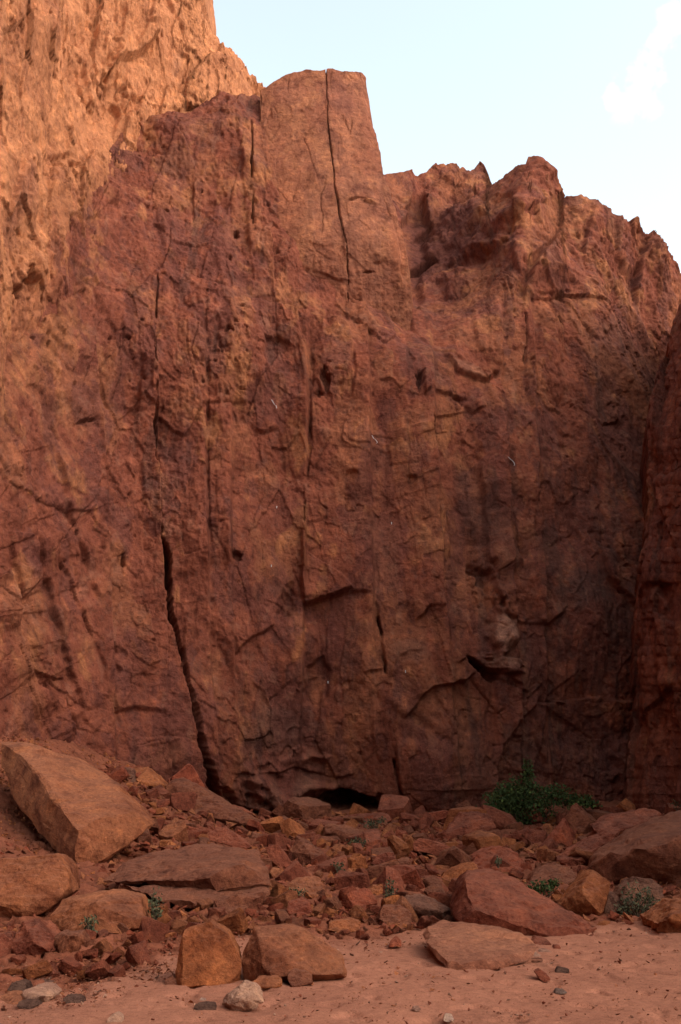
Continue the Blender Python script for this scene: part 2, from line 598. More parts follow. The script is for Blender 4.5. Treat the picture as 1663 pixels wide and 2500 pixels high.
def fracture(P, U, seed, rough, W=None, amp=(0.42, 0.17, 0.075), tall=2.2, blocky=1.0, shear=0.0, flute=0.05, macro=0.0):
    """natural broken rock surface; U is the coordinate along the wall, P[...,2] is height"""
    x, y, z = P[..., 0], P[..., 1], P[..., 2]
    u = np.asarray(U, f32)
    zv = z if W is None else np.asarray(W, f32)
    wx = fbm(x * 0.45, y * 0.45, z * 0.45 + seed, 4)
    wz = fbm(x * 0.45 + 40, y * 0.45, z * 0.45 + seed, 4)
    w2 = fbm(x * 1.9, y * 1.9, z * 1.9 + seed, 2)
    w3 = fbm(x * 1.9 + 9, y * 1.9, z * 1.9 + seed, 2)
    uu, zz = u + shear * z + 0.3 * wx, zv + 0.3 * wz
    h1, e1, c1 = facet(uu, zz, 2.7, 2.9 * tall, seed, 0.34, 0.0)
    h2, e2, c2 = facet(uu + 0.05 * w3, zz + 0.05 * w2, 1.05, 1.05 * tall, seed + 1, 0.36, 0.12)
    h3, e3, c3 = facet(uu + 0.04 * w3, zz + 0.04 * w2, 0.40, 0.40 * (0.5 + 0.5 * tall), seed + 2, 0.42, 0.35)
    h4, c4 = blocks(uu + 0.03 * w3 + 0.3 * c2, zz + 0.03 * w2, 0.19, 0.19 * (0.6 + 0.4 * tall), seed + 3, 1.2, 4.0)
    m2 = sstep(-0.3, 0.3, perlin(x * 0.28 + 3, y * 0.28, z * 0.22 + seed))
    m3 = sstep(-0.25, 0.35, perlin(x * 0.5 + 13, y * 0.5, z * 0.4 - seed))
    m4 = sstep(-0.3, 0.3, perlin(x * 0.9 + 23, y * 0.9, z * 0.6 - seed))
    d = blocky * (amp[0] * h1 + amp[1] * h2 * (0.3 + 0.7 * m2) + amp[2] * h3 * (0.2 + 0.8 * m3) + 0.45 * amp[2] * h4 * (0.2 + 0.8 * m4))
    d = d + rough * (0.10 * fbm(x * 0.9, y * 0.9, z * 0.6 + seed * 2, 4)
                     + 0.06 * ridged(x * 2.2, y * 2.2, z * 1.7, 3) * (0.3 + 0.7 * m3)
                     + 0.06 * fbm(x * 6.5, y * 6.5, z * 5.0, 3))
    g1 = ridged(uu * 3.0, zv * 0.7, seed + 4.5 + 0 * z, 3)
    d = d + rough * flute * g1 * sstep(-0.1, 0.4, perlin(x * 0.33, y * 0.33, z * 0.2 + seed + 30))
    vj = perlin(uu * 1.15, zz * 0.09, seed + 8.5)
    j3 = (1 - sstep(0.0, 0.03, np.abs(vj))) * sstep(0.1, 0.4, perlin(u * 0.5, z * 0.3, seed + 2.5))
    hj = perlin(uu * 0.16, zz * 1.3, seed + 21.5)
    j4 = (1 - sstep(0.0, 0.03, np.abs(hj))) * sstep(0.2, 0.5, perlin(u * 0.6, z * 0.6, seed + 6.5))
    j1 = (1 - sstep(0.0, 0.02, e1)) * sstep(0.0, 0.3, perlin(u * 0.5, z * 0.3, seed + 0.5))
    j2 = (1 - sstep(0.0, 0.04, e2)) * sstep(0.05, 0.35, perlin(u * 0.8, z * 0.5, seed + 5.5))
    d = d - 0.09 * j3 - 0.03 * j4 - 0.03 * j1 - 0.05 * j2
    if macro:
        h0, c0 = blocks(uu + 0.4 * wx, zz + 0.4 * wz, 4.4, 7.5, seed + 6, 1.3, 1.5)
        h00, c0 = blocks(uu, zz, 1.9, 3.6, seed + 8, 1.2, 1.6)
        d = d + macro * (h0 + 0.34 * h00)
    # pits and plucked holes
    pit = perlin(x * 3.1, y * 3.1, z * 3.1 + seed)
    d = d - 0.22 * rough * sstep(0.52, 0.8, pit) * m3
    return d, (h1, h2, h3, c1, c2, c3, m2, m3)


RED = np.array((0.198, 0.058, 0.033))
ORANGE = np.array((0.242, 0.081, 0.041))
TAN = np.array((0.34, 0.128, 0.055))
PURPLE = np.array((0.126, 0.042, 0.031))
DARK = np.array((0.068, 0.034, 0.026))
PALE = np.array((0.25, 0.115, 0.074))


def mixv(c, d, w):
    return c * (1 - w[..., None]) + d * w[..., None]


def cliff_colour(P, U, cells, seed, warm, varnish):
    x, y, z = P[..., 0], P[..., 1], P[..., 2]
    h1, h2, h3, c1, c2, c3, m2, m3 = cells
    c = np.broadcast_to(RED, P.shape).copy()
    n1 = fbm(x * 0.45, y * 0.45, z * 0.24 + seed, 7, 0.56)
    n2 = fbm(x * 0.9 + 50, y * 0.9, z * 0.45 + seed, 6, 0.58)
    n3 = fbm(x * 0.6 + 90, y * 0.6, z * 0.3 - seed, 7, 0.56)
    n4 = fbm(x * 2.2 + 20, y * 2.2, z * 1.3 - seed, 5, 0.6)
    c = mixv(c, ORANGE, sstep(-0.02, 0.16, n1 + 0.22 * (c1 - 0.5) + 0.2 * (c2 - 0.5) + 0.6 * (warm - 0.45)) * 0.85)
    c = mixv(c, TAN, sstep(0.1, 0.24, n2 + 0.3 * (c2 - 0.55) + 0.6 * (warm - 0.55)) * 0.55)
    c = mixv(c, PURPLE, sstep(0.02, 0.15, n3 + 0.25 * (c1 - 0.5) - 0.2 * (c3 - 0.5) + 0.6 * (varnish - 0.5)) * 0.62)
    # run-off streaks of desert varnish
    st = fbm(U * 0.9, z * 0.1, seed + 3.0 + 0 * z, 6, 0.6)
    c = mixv(c, DARK, sstep(0.14, 0.3, st + 0.3 * n3 + 0.6 * (varnish - 0.64)) * 0.45)
    st2 = fbm(U * 2.6, z * 0.22, seed + 9.0 + 0 * z, 4, 0.6)
    c = c * (1 + 0.35 * np.clip(st2, -0.6, 0.6))[..., None]
    # fresh scars and crusts
    c = mixv(c, PALE, sstep(0.2, 0.32, n4 + 0.25 * (c3 - 0.5)) * 0.26)
    c = mixv(c, DARK * 1.3, sstep(0.2, 0.3, -n4 + 0.25 * (c2 - 0.5) + 0.3 * (varnish - 0.5)) * 0.28)
    return np.clip(c, 0.02, 0.8)


def patch_colour(c, px, py, x, y, rx, ry, colour, w, ang=0.0, hard=0.35):
    w = w * 0.62
    ca, sa = math.cos(math.radians(ang)), math.sin(math.radians(ang))
    wob = 0.28 * perlin(px * 0.03, py * 0.03, x * 0.01) + 0.22 * perlin(px * 0.1, py * 0.1, y * 0.01)
    u, v = px - x, py - y
    r = np.sqrt(((ca * u + sa * v) / rx) ** 2 + ((-sa * u + ca * v) / ry) ** 2) + wob
    return mixv(c, np.array(colour), w * (1 - sstep(hard, 1.1, r)))


def fold_back(P, col, rows, rise, seed, axis=0, at_end=False, back=(0, 1, 0)):
    """carry an edge of the sheet over the crest (or round the corner) and back, so the mass has thickness"""
    if axis == 1:
        P = P.transpose(1, 0, 2); col = col.transpose(1, 0, 2)
    edge = P[-1] if at_end else P[0]
    ce = col[-1] if at_end else col[0]
    ext = []
    bk = np.array(back, float)
    for k, d in enumerate(rows):
        q = edge + bk * d + np.array([0, 0, 1.0]) * rise * d
        n = fbm(q[:, 0] * 1.1, q[:, 1] * 1.1, q[:, 2] * 1.1 + seed, 3)
        q = q + np.stack([0.1 * n * min(1, d), 0 * n, 0.22 * n * min(1, d)], -1)
        ext.append(q)
    ext = np.array(ext)
    ce = np.broadcast_to(ce, ext.shape)
    if at_end:
        P = np.concatenate([P, ext], 0); col = np.concatenate([col, ce], 0)
    else:
        P = np.concatenate([ext[::-1], P], 0); col = np.concatenate([ce, col], 0)
    if axis == 1:
        P = P.transpose(1, 0, 2); col = col.transpose(1, 0, 2)
    return P, col


def arc_u(P):
    r = P[P.shape[0] // 2]
    s = np.concatenate([[0], np.cumsum(np.linalg.norm(np.diff(r[:, :2], axis=0), axis=1))])
    return np.broadcast_to(s[None, :], P.shape[:2])


def jag(px, seed, amp=1.0):
    """broken crest line: blocks and notches"""
    z = np.zeros_like(px)
    h1, _ = blocks(px, z, 60, 50, seed, 0.5, 2.2)
    h2, _ = blocks(px, z, 24, 50, seed + 1, 0.6, 2.2)
    h3, _ = blocks(px, z, 10, 50, seed + 2, 0.6, 2.2)
    return -amp * (9.0 * h1 + 5.5 * h2 + 1.2 * h3)


STEP = 2.45
BACKROWS = (0.25, 0.6, 1.1, 1.8, 2.8, 4.5, 7.0)

# ------------------------------------------------------------------ main cliff: the big wall, its left shoulder and the ridges at the right
def build_main_cliff():
    crest = [(-160, 1010), (-60, 930), (40, 800), (110, 690), (150, 600), (205, 470), (250, 395), (274, 363), (303, 320), (358, 312), (396, 298), (466, 282), (504, 257), (542, 236),
             (574, 244), (634, 236), (700, 330), (800, 420), (900, 428), (942, 428), (970, 434), (997, 434), (1008, 445), (1041, 431), (1060, 412), (1106, 411), (1116, 434),
             (1127, 425), (1144, 436), (1157, 434), (1185, 413), (1189, 413), (1199, 444), (1214, 439), (1230, 442), (1263, 420), (1289, 415), (1293, 398), (1306, 396), (1325, 402),
             (1347, 434), (1360, 461), (1371, 507), (1385, 515), (1415, 509), (1442, 512), (1471, 542), (1490, 558), (1528, 561), (1545, 596), (1572, 602), (1599, 612), (1626, 645),
             (1663, 686), (1760, 740)]
    cols = np.arange(-150, 1750, STEP)
    rows = 770
    cr = poly_y(crest, cols) + jag(cols, 3, np.interp(cols, [230, 300, 640, 940, 1000, 1750], [1.7, 0.6, 0.5, 0.5, 1.0, 1.3]))
    bot = np.interp(cols, [-150, 0, 350, 600, 900, 1750], [1960, 1930, 1990, 2080, 2090, 2070])
    t = np.linspace(0, 1, rows)[:, None]
    PX = np.broadcast_to(cols[None, :], (rows, len(cols))).copy()
    PY = cr[None, :] * (1 - t) + bot[None, :] * t
    ctrl = [(800, 1300, 36.0), (800, 1600, 35.6), (800, 1900, 36.0), (800, 2080, 36.6), (800, 1000, 36.8), (1050, 1300, 36.4), (1050, 1900, 36.2), (1050, 1600, 35.9),
            (1250, 1300, 37.2), (1250, 1900, 37.2), (1400, 1300, 38.3), (1550, 1300, 39.0), (1550, 1700, 38.5), (1500, 1950, 38.4), (1650, 1500, 39.8), (1740, 1700, 40.2),
            (600, 1300, 35.2), (600, 1700, 34.8), (600, 1950, 35.4), (450, 1500, 33.9), (420, 1800, 32.4), (300, 1300, 33.2), (250, 1700, 31.0), (100, 1500, 28.8), (100, 1750, 28.2),
            (0, 1300, 27.2), (0, 1600, 26.4), (-140, 1500, 24.0), (-140, 1000, 25.5), (0, 1000, 28.3), (150, 1000, 31.5), (300, 900, 34.4),
            (540, 800, 36.6), (540, 260, 41.0), (300, 340, 38.6), (300, 600, 36.2), (150, 640, 33.0), (450, 500, 38.3), (700, 700, 38.4), (750, 350, 42.5), (700, 860, 37.2),
            (930, 800, 37.8), (960, 640, 43.0), (1000, 450, 52.0), (1010, 540, 50.0), (1005, 640, 46.5), (1100, 420, 53.0), (1187, 430, 53.0), (1295, 420, 45.5), (1268, 490, 43.6), (1256, 570, 42.4), (1265, 650, 41.4), (1350, 500, 46.0), (1340, 600, 43.6), (1100, 600, 47.2), (1180, 540, 45.8), (1000, 740, 41.6),
            (1250, 800, 40.2), (1100, 820, 39.4), (1400, 530, 45.0), (1420, 700, 42.6), (1600, 620, 47.5), (1663, 700, 47.5), (1600, 850, 45.0), (1500, 1000, 41.3), (1740, 760, 50), (1720, 1100, 45.5)]
    ctrl = np.array(ctrl, float)
    Y = TPS(ctrl[:, :2], ctrl[:, 2], 600.0)(PX, PY)
    P0 = ray_y(PX, PY, Y)
    U = P0[..., 0] * 1.15
    nrm = grid_normals(P0)
    nrm = nrm * 0.55 + np.array([0, -0.45, 0.0])
    # roughness of the rock face from place to place
    rc = np.array([(100, 800, 1.3), (250, 450, 1.35), (450, 500, 1.2), (400, 1000, 1.5), (380, 1400, 1.1), (600, 900, 1.3), (800, 800, 1.0), (700, 1300, .65), (900, 1300, .5), (1000, 1100, .55), (700, 1700, .6),
                   (1050, 1800, .5), (1250, 1200, .7), (1450, 1200, .8), (1500, 800, 1.1), (1200, 700, 1.0), (1150, 500, 1.1), (1550, 650, 1.5), (1400, 1800, .95), (250, 1600, .7), (60, 1500, .8), (620, 1950, 1.1), (1330, 500, .7)])
    rough = np.clip(TPS(rc[:, :2], rc[:, 2], 600.0, 0.02)(PX, PY), 0.35, 1.6)
    d, cells = fracture(P0, U, 3, rough, W=P0[..., 2] + 0.6 * (Y - 36), amp=(0.13, 0.12, 0.07), macro=0.8)
    d = d * np.clip(0.45 + 0.55 * rough, 0, 1.2)
    d = d * (1 + 0.35 * (1 - sstep(620, 800, PY)) * sstep(960, 1040, PX))
    r = Relief(PX, PY)
    # --- upright panels of the wall, each a plane turned a little from its neighbour
    sh = 0.055 * (PY - 1250) + 6 * perlin(PX * 0.01, PY * 0.012, 3.7)
    kx = PX - sh * np.interp(PX, [0, 300, 700, 1100, 1600], [1.6, 1.0, -0.5, 1.0, 0.6])
    prof = np.interp(kx, [60, 128, 134, 250, 258, 330, 386, 392, 500, 508, 560, 568, 640, 742, 750, 850, 905, 912, 1010, 1072, 1080, 1120, 1180, 1188, 1243, 1251, 1318, 1326, 1400, 1480, 1488, 1560],
                     [0, .35, -.1, .3, -.15, .1, .45, -.12, .38, -.06, .28, -.04, .1, .42, -.1, .1, .32, 0., .2, .48, -.18, -.22, -.1, .14, .34, -.08, .22, -.08, .1, .26, -.12, .1])
    fade = sstep(690, 830, PY + 0 * PX) * (1 - 0.6 * sstep(1700, 1950, PY)) * np.clip(0.55 + 0.8 * perlin(PX * 0.004, PY * 0.0045, 8.8), 0.12, 1.1) * sstep(110, 240, PX) * (1 - sstep(1380, 1480, PX))
    d = d + 1.5 * prof * fade
    # the dark gully between tower and ridge
    r.crack([(1016, 470), (1014, 560), (1012, 640), (1012, 710), (1020, 770)], [30, 36, 34, 26, 12], 0.7, 60, True)
    # --- the long open chimney crack and the joint above it
    r.crack([(388, 1318), (397, 1345), (404, 1380), (408, 1429), (411, 1488), (426, 1543), (434, 1586), (444, 1640), (458, 1711), (469, 1781), (482, 1850), (497, 1905), (520, 1950), (545, 1985)],
            [5, 11, 8, 7, 8, 8, 5, 5, 7, 7, 8, 11, 15, 17], 2.6, 8, True)
    r.step([(390, 1330), (408, 1429), (434, 1586), (458, 1711), (482, 1850), (520, 1950)], 0.10, 0.28, 120, 90, 60)
    r.crack([(382, 690), (378, 800), (370, 900), (372, 1000), (378, 1080), (385, 1150), (387, 1230), (388, 1320)], [1.5, 3, 2, 3, 5, 3, 2, 4], 0.18)
    r.crack([(372, 1085), (384, 1110), (380, 1140)], 9, 0.7)
    r.step([(345, 880), (330, 980), (332, 1080), (345, 1180), (340, 1290)], 0.3, 0, 45, 30)
    r.blob(294, 1378, 5, 14, -0.4)
    # --- vertical corners left of centre
    r.step([(503, 760), (505, 900), (506, 1000), (508, 1100), (510, 1200), (512, 1300), (516, 1360)], 0.22, -0.14, 40, 20)
    r.step([(563, 1140), (563, 1215), (562, 1300), (560, 1400)], -0.05, 0.3, 40, 55)
    r.blob(577, 1366, 16, 12, -0.35)
    r.step([(570, 1500), (566, 1560), (575, 1640), (580, 1700)], 0.2, 0, 40, 30)
    r.blob(550, 830, 8, 9, -0.3); r.blob(577, 575, 8, 8, -0.5); r.blob(200, 1042, 20, 6, -0.25)
    # --- line down the centre, with the proud block beneath it
    r.step([(768, 860), (765, 940), (761, 1014), (756, 1134), (745, 1204), (740, 1285), (734, 1340), (734, 1412), (740, 1478)], 0.24, -0.10, 70, 40)
    r.crack([(761, 1014), (756, 1134), (745, 1204), (740, 1285)], 2.0, 0.3)
    r.slab([(737, 1340), (830, 1405), (860, 1440), (818, 1455), (742, 1478), (733, 1420)], 0.34, 3, -0.1, 0.25)
    r.step([(735, 1482), (765, 1470), (818, 1456), (870, 1448), (910, 1452)], 0.25, -0.22, 60, 60)
    r.blob(707, 1475, 26, 46, -0.45, 15, 0.2)
    r.step([(560, 1610), (600, 1570), (640, 1548), (675, 1525)], 0.2, -0.3, 60, 60)
    r.step([(740, 1285), (770, 1276), (815, 1262)], 0.22, -0.12, 40, 40); r.step([(742, 1352), (790, 1330)], 0.15, -0.1, 30, 30)
    r.slab([(752, 1630), (790, 1600), (806, 1640), (800, 1700), (765, 1730), (748, 1700)], -0.22, 5, 0.1, 0)
    r.step([(600, 1660), (640, 1690), (655, 1735), (650, 1770)], 0.18, -0.05, 60, 40)
    # --- upper centre: the ledge line below the pillar, arch and dark panels
    r.step([(380, 700), (470, 690), (560, 725), (640, 742), (720, 760), (800, 765), (880, 775), (960, 800), (1010, 850)], -0.25, 0.18, 80, 90, 60)
    r.step([(575, 884), (612, 893), (640, 918), (655, 955)], 0.0, 0.35, 40, 60)
    r.slab([(646, 828), (682, 836), (722, 860), (728, 922), (662, 924), (648, 880)], -0.22, 4, 0.25, 0.1)
    r.step([(640, 800), (690, 790), (730, 800), (745, 850), (748, 920)], -0.1, 0.2, 40, 40)
    r.step([(770, 900), (790, 930), (815, 980)], 0.3, -0.2, 40, 40); r.step([(825, 930), (830, 968), (860, 972), (870, 900), (866, 840)], -0.2, 0.15, 20, 40)
    r.blob(795, 925, 12, 30, -0.5, -20); r.blob(780, 962, 9, 9, -.3)
    r.step([(610, 1040), (640, 1060), (665, 1055), (690, 1040)], 0.2, -0.1, 30, 30)
    r.step([(830, 1080), (905, 1090), (960, 1105)], 0.15, -0.05, 30, 50)
    r.step([(835, 1170), (862, 1158), (885, 1172)], 0.3, -0.3, 25, 22); r.step([(985, 1165), (1020, 1170), (1050, 1160), (1072, 1148)], 0.35, -0.3, 35, 25)
    r.step([(990, 1215), (965, 1235), (940, 1260)], 0.12, -0.12, 30, 30)
    # --- the ramp below the right ridge, loose blocks and slots
    r.step([(1000, 740), (1010, 800), (1040, 840), (1100, 860), (1160, 890), (1212, 905)], 0.15, -0.12, 70, 70)
    r.slab([(1085, 860), (1120, 868), (1205, 915), (1190, 928), (1120, 905)], 0.3, 4, 0, 0.2)
    r.blob(1212, 907, 8, 9, -0.3); r.blob(1020, 940, 7, 24, -0.35); r.slab([(1028, 915), (1045, 912), (1050, 955), (1034, 970)], 0.3, 3)
    r.crack([(1100, 962), (1138, 976), (1160, 1002)], [3, 8, 3], 0.7); r.step([(1040, 950), (1100, 960), (1160, 1000), (1230, 985)], 0.3, -0.12, 50, 50)
    r.step([(1345, 1010), (1375, 1060), (1420, 1080)], .15, -.1, 40, 40)
    r.step([(1290, 690), (1275, 760), (1282, 870), (1290, 950), (1310, 1020)], 0.25, -0.1, 60, 50); r.crack([(1280, 760), (1282, 870), (1292, 960)], 2.5, .3)
    r.step([(1360, 1060), (1340, 1150), (1322, 1260), (1318, 1330)], 0.12, 0, 50, 30)
    r.step([(1205, 780), (1240, 770), (1280, 748)], .2, -.15, 40, 40); r.step([(1410, 740), (1425, 800), (1460, 850)], .2, -.15, 40, 40)
    # --- two long vertical corners right of centre, streaked panel between
    r.step([(1057, 1003), (1068, 1079), (1073, 1128), (1084, 1188), (1092, 1242), (1099, 1300), (1106, 1348), (1125, 1413)], -0.22, 0.26, 60, 80)
    r.crack([(1060, 1010), (1073, 1128), (1084, 1188), (1095, 1260), (1106, 1348), (1120, 1400)], [2, 3, 3, 4, 4, 2], 0.4)
    r.step([(1175, 1110), (1185, 1250), (1200, 1400), (1205, 1440)], 0.2, -0.08, 40, 30)
    r.step([(1236, 1150), (1243, 1190), (1252, 1242), (1262, 1300), (1271, 1348), (1290, 1382)], -0.16, 0.26, 60, 50)
    r.crack([(1241, 1180), (1252, 1242), (1271, 1348), (1288, 1380)], [2, 3, 4, 3], 0.3)
    r.blob(1183, 1408, 34, 34, -0.6, 0, 0.2)
    # --- hanging block with its roof, and the pale lump below it
    r.step([(1200, 1430), (1215, 1465), (1236, 1499), (1274, 1518), (1310, 1520), (1344, 1521), (1382, 1488)], 0.38, -0.3, 70, 60)
    r.blob(1226, 1550, 36, 66, 0.55, 8, 0.3); r.blob(1212, 1455, 14, 34, 0.3, 5, 0.3); r.blob(1222, 1622, 52, 24, 0.5, 22, 0.4)
    # --- the big roof: a slot running down right, and its left wing
    r.crack([(1136, 1603), (1155, 1622), (1187, 1646), (1241, 1664), (1284, 1690)], [5, 11, 12, 9, 4], 1.5, 6)
    r.step([(1136, 1605), (1187, 1646), (1241, 1664), (1295, 1695)], 0.35, -0.1, 55, 50)
    r.step([(985, 1760), (1003, 1738), (1030, 1700), (1051, 1680), (1133, 1664), (1165, 1640)], 0.5, -0.55, 90, 70)
    r.step([(1000, 1530), (1019, 1515), (1046, 1483), (1070, 1485), (1098, 1478)], 0.22, -0.18, 40, 40)
    r.step([(960, 1612), (1000, 1590), (1040, 1590)], .18, -.1, 30, 30); r.step([(1100, 1625), (1138, 1607)], .2, -.2, 30, 30)
    r.step([(913, 1440), (922, 1500), (930, 1548), (938, 1610), (943, 1656)], 0.22, -0.14, 50, 35); r.crack([(920, 1490), (930, 1548), (941, 1650)], 2.5, 0.35)
    r.step([(880, 1650), (900, 1640), (940, 1630)], .28, -.2, 30, 60)
    r.step([(925, 1660), (920, 1720), (908, 1790), (930, 1870)], 0.2, -0.12, 50, 50)
    r.step([(1463, 1342), (1485, 1423), (1518, 1450), (1556, 1494)], 0.35, -0.2, 60, 60); r.crack([(1500, 1438), (1525, 1458), (1556, 1494)], 5, .5)
    r.slab([(1463, 1335), (1485, 1345), (1505, 1390), (1500, 1430), (1478, 1415)], .25, 4)
    r.step([(1342, 1650), (1360, 1680), (1382, 1705)], .2, -.2, 30, 30); r.step([(1279, 1715), (1380, 1712), (1470, 1700), (1570, 1722)], -0.22, 0.3, 60, 90)
    r.step([(1330, 1340), (1400, 1300), (1410, 1250)], .1, -.1, 40, 40)
    # --- foot of the wall: bulge, cave, buttress ends
    r.blob(700, 1930, 115, 74, 1.2, 8, 0.2); r.blob(612, 1925, 32, 36, 0.35, 0, .4); r.blob(755, 1920, 38, 46, 0.3, 0, .4); r.blob(690, 1965, 34, 34, 0.3, 0, .4)
    r.step([(540, 1880), (640, 1880), (720, 1872), (800, 1900), (880, 1890)], 0.12, -0.25, 60, 30)
    r.slab([(505, 1990), (552, 1962), (640, 1996), (715, 2002), (765, 1966), (800, 1934), (850, 1930), (905, 1958), (965, 1990), (975, 2085), (505, 2085)], -1.5, 7)
    r.blob(838, 1972, 70, 34, -0.8, -4, 0.35); r.blob(530, 1955, 26, 40, -0.9, -25, .4); r.blob(925, 1975, 30, 34, -0.5)
    r.step([(968, 1800), (972, 1911), (982, 1944), (1003, 1985)], 0.35, -0.1, 90, 40); r.crack([(960, 1850), (972, 1911), (984, 1948), (1003, 1985)], 4, .5)
    r.step([(1330, 1690), (1290, 1740), (1240, 1800), (1212, 1850), (1206, 1990)], -0.55, 0.3, 90, 120, 40)
    r.step([(1090, 1640), (1085, 1700), (1095, 1800)], .1, 0, 40, 40); r.step([(1120, 1900), (1130, 1880), (1128, 1910), (1110, 1935)], .12, -.1, 25, 25)
    r.step([(1300, 1780), (1330, 1850), (1345, 1950)], .25, -.15, 50, 40); r.step([(1490, 1790), (1500, 1850), (1530, 1900), (1545, 1860)], .3, -.3, 50, 40); r.blob(1520, 1860, 30, 60, .4)
    # --- left flank: ribs leaning right, recessed panels, outer buttress
    r.step([(85, 1290), (98, 1320), (112, 1390), (125, 1450), (157, 1575), (184, 1662), (205, 1740)], 0.34, -0.42, 45, 70)
    r.step([(140, 1340), (146, 1369), (168, 1418), (200, 1494), (222, 1559), (245, 1620), (262, 1700)], 0.18, -0.18, 60, 30); r.crack([(146, 1369), (168, 1418), (200, 1494), (222, 1559)], 2.5, .35)
    r.step([(0, 1370), (30, 1410), (43, 1440), (54, 1553), (70, 1629), (108, 1684), (163, 1738), (195, 1800)], -0.35, 0.6, 60, 120)
    r.slab([(18, 1300), (85, 1312), (104, 1410), (55, 1462), (35, 1380)], .35, 4, .2, 0); r.step([(50, 1462), (80, 1448), (112, 1425)], .25, -.2, 30, 40)
    r.step([(62, 1572), (108, 1580), (112, 1640), (92, 1640)], .15, -.2, 30, 30); r.step([(85, 1630), (100, 1650), (180, 1662)], .2, -.2, 30, 30)
    r.step([(20, 1000), (45, 1120), (80, 1250), (95, 1320)], -0.3, 0.35, 70, 90)
    r.step([(130, 1080), (150, 1200), (190, 1330), (240, 1480)], 0.3, -0.3, 80, 70)
    for k in range(6):
        x0 = 60 + k * 26
        r.step([(x0, 1660 + k * 14), (x0 + 18, 1720 + k * 8), (x0 + 50, 1800)], 0.1, -0.1, 20, 18)
    r.slab([(285, 1735), (300, 1780), (345, 1800), (400, 1800), (405, 1740), (330, 1725)], -0.18, 5, .1, .1)
    r.step([(392, 1885), (440, 1800), (470, 1770)], -.3, .35, 50, 60)
    r.step([(275, 1640), (290, 1740), (310, 1800), (340, 1880)], .15, -.1, 40, 40)
    r.step([(283, 1690), (330, 1650), (390, 1655)], .1, -.1, 30, 30)
    # --- ridges at the right: slope of the far ridge, the peak's flat face, the buttress in front
    r.step([(1371, 500), (1366, 560), (1340, 610), (1300, 650), (1282, 700), (1278, 760)], 0.9, -0.5, 120, 60, 60)
    r.step([(1290, 440), (1262, 480), (1250, 540), (1255, 620), (1275, 670)], 0.55, -0.45, 90, 90, 50)
    r.step([(1000, 660), (1060, 620), (1130, 570), (1200, 510), (1260, 470)], 0.5, -0.35, 40, 70, 40)
    r.step([(1000, 580), (1050, 545), (1080, 500), (1100, 470)], .5, -.4, 40, 40); 
    r.blob(1030, 640, 40, 7, -0.7, -28); r.crack([(1160, 440), (1155, 465), (1170, 480)], 4, .8)
    r.step([(1490, 560), (1500, 620), (1530, 680)], .5, -.4, 40, 40); r.step([(1560, 600), (1552, 680), (1565, 760)], .6, -.5, 50, 50); r.step([(1440, 520), (1420, 600), (1425, 680)], .3, -.3, 50, 50)
    r.step([(1060, 420), (1075, 450), (1110, 460), (1105, 420)], .3, -.3, 30, 30)
    for k in range(9):      # slanting beds on the ridge slope
        x0, y0 = 1030 + k * 28, 690 - k * 24 + 20 * math.sin(k * 2.1)
        r.step([(x0 - 25, y0 + 18), (x0 + 40, y0 - 12), (x0 + 110, y0 - 48)], 0.34, -0.26, 26, 26)
    # left shoulder
    r.step([(548, 240), (575, 300), (590, 420), (600, 520), (612, 640), (622, 700)], 0.25, -0.1, 60, 60)
    r.crack([(612, 300), (613, 352), (610, 420), (618, 560)], 2.5, .3)
    r.step([(350, 470), (356, 520), (352, 590), (345, 625)], -.2, .1, 50, 50)
    r.step([(500, 420), (470, 450), (475, 500), (470, 560)], .25, -.15, 60, 60)
    r.step([(275, 365), (310, 380), (430, 400)], -.1, .15, 40, 40)
    P = P0 + nrm * (d * (1 - 0.9 * r.mask) + r.d)[..., None]
    warm = np.clip(TPS(np.array([(60, 700), (60, 1200), (300, 450), (600, 450), (380, 1000), (380, 1500), (800, 1000), (800, 1400), (700, 1800), (1050, 1000), (1050, 1500), (1100, 1850), (1350, 1100), (1450, 1500), (1450, 1850),
                                  (1150, 600), (1320, 550), (1550, 700), (100, 1600), (830, 800)], float),
                       np.array([.72, .48, .45, .58, .40, .36, .52, .48, .36, .5, .45, .4, .32, .25, .28, .5, .65, .6, .38, .5]), 600., .01)(PX, PY), 0, 1)
    varn = np.clip(TPS(np.array([(60, 700), (300, 450), (250, 900), (200, 1500), (400, 1100), (700, 1700), (800, 1200), (1100, 1200), (1180, 1250), (1400, 1100), (1500, 1500), (1400, 1850), (1100, 1850), (1150, 600), (1550, 700), (1000, 850)], float),
                       np.array([.2, .5, .45, .5, .5, .6, .4, .5, .75, .6, .75, .75, .5, .5, .4, .5]), 600., .01)(PX, PY), 0, 1)
    col = cliff_colour(P0, U, cells, 3, warm, varn)
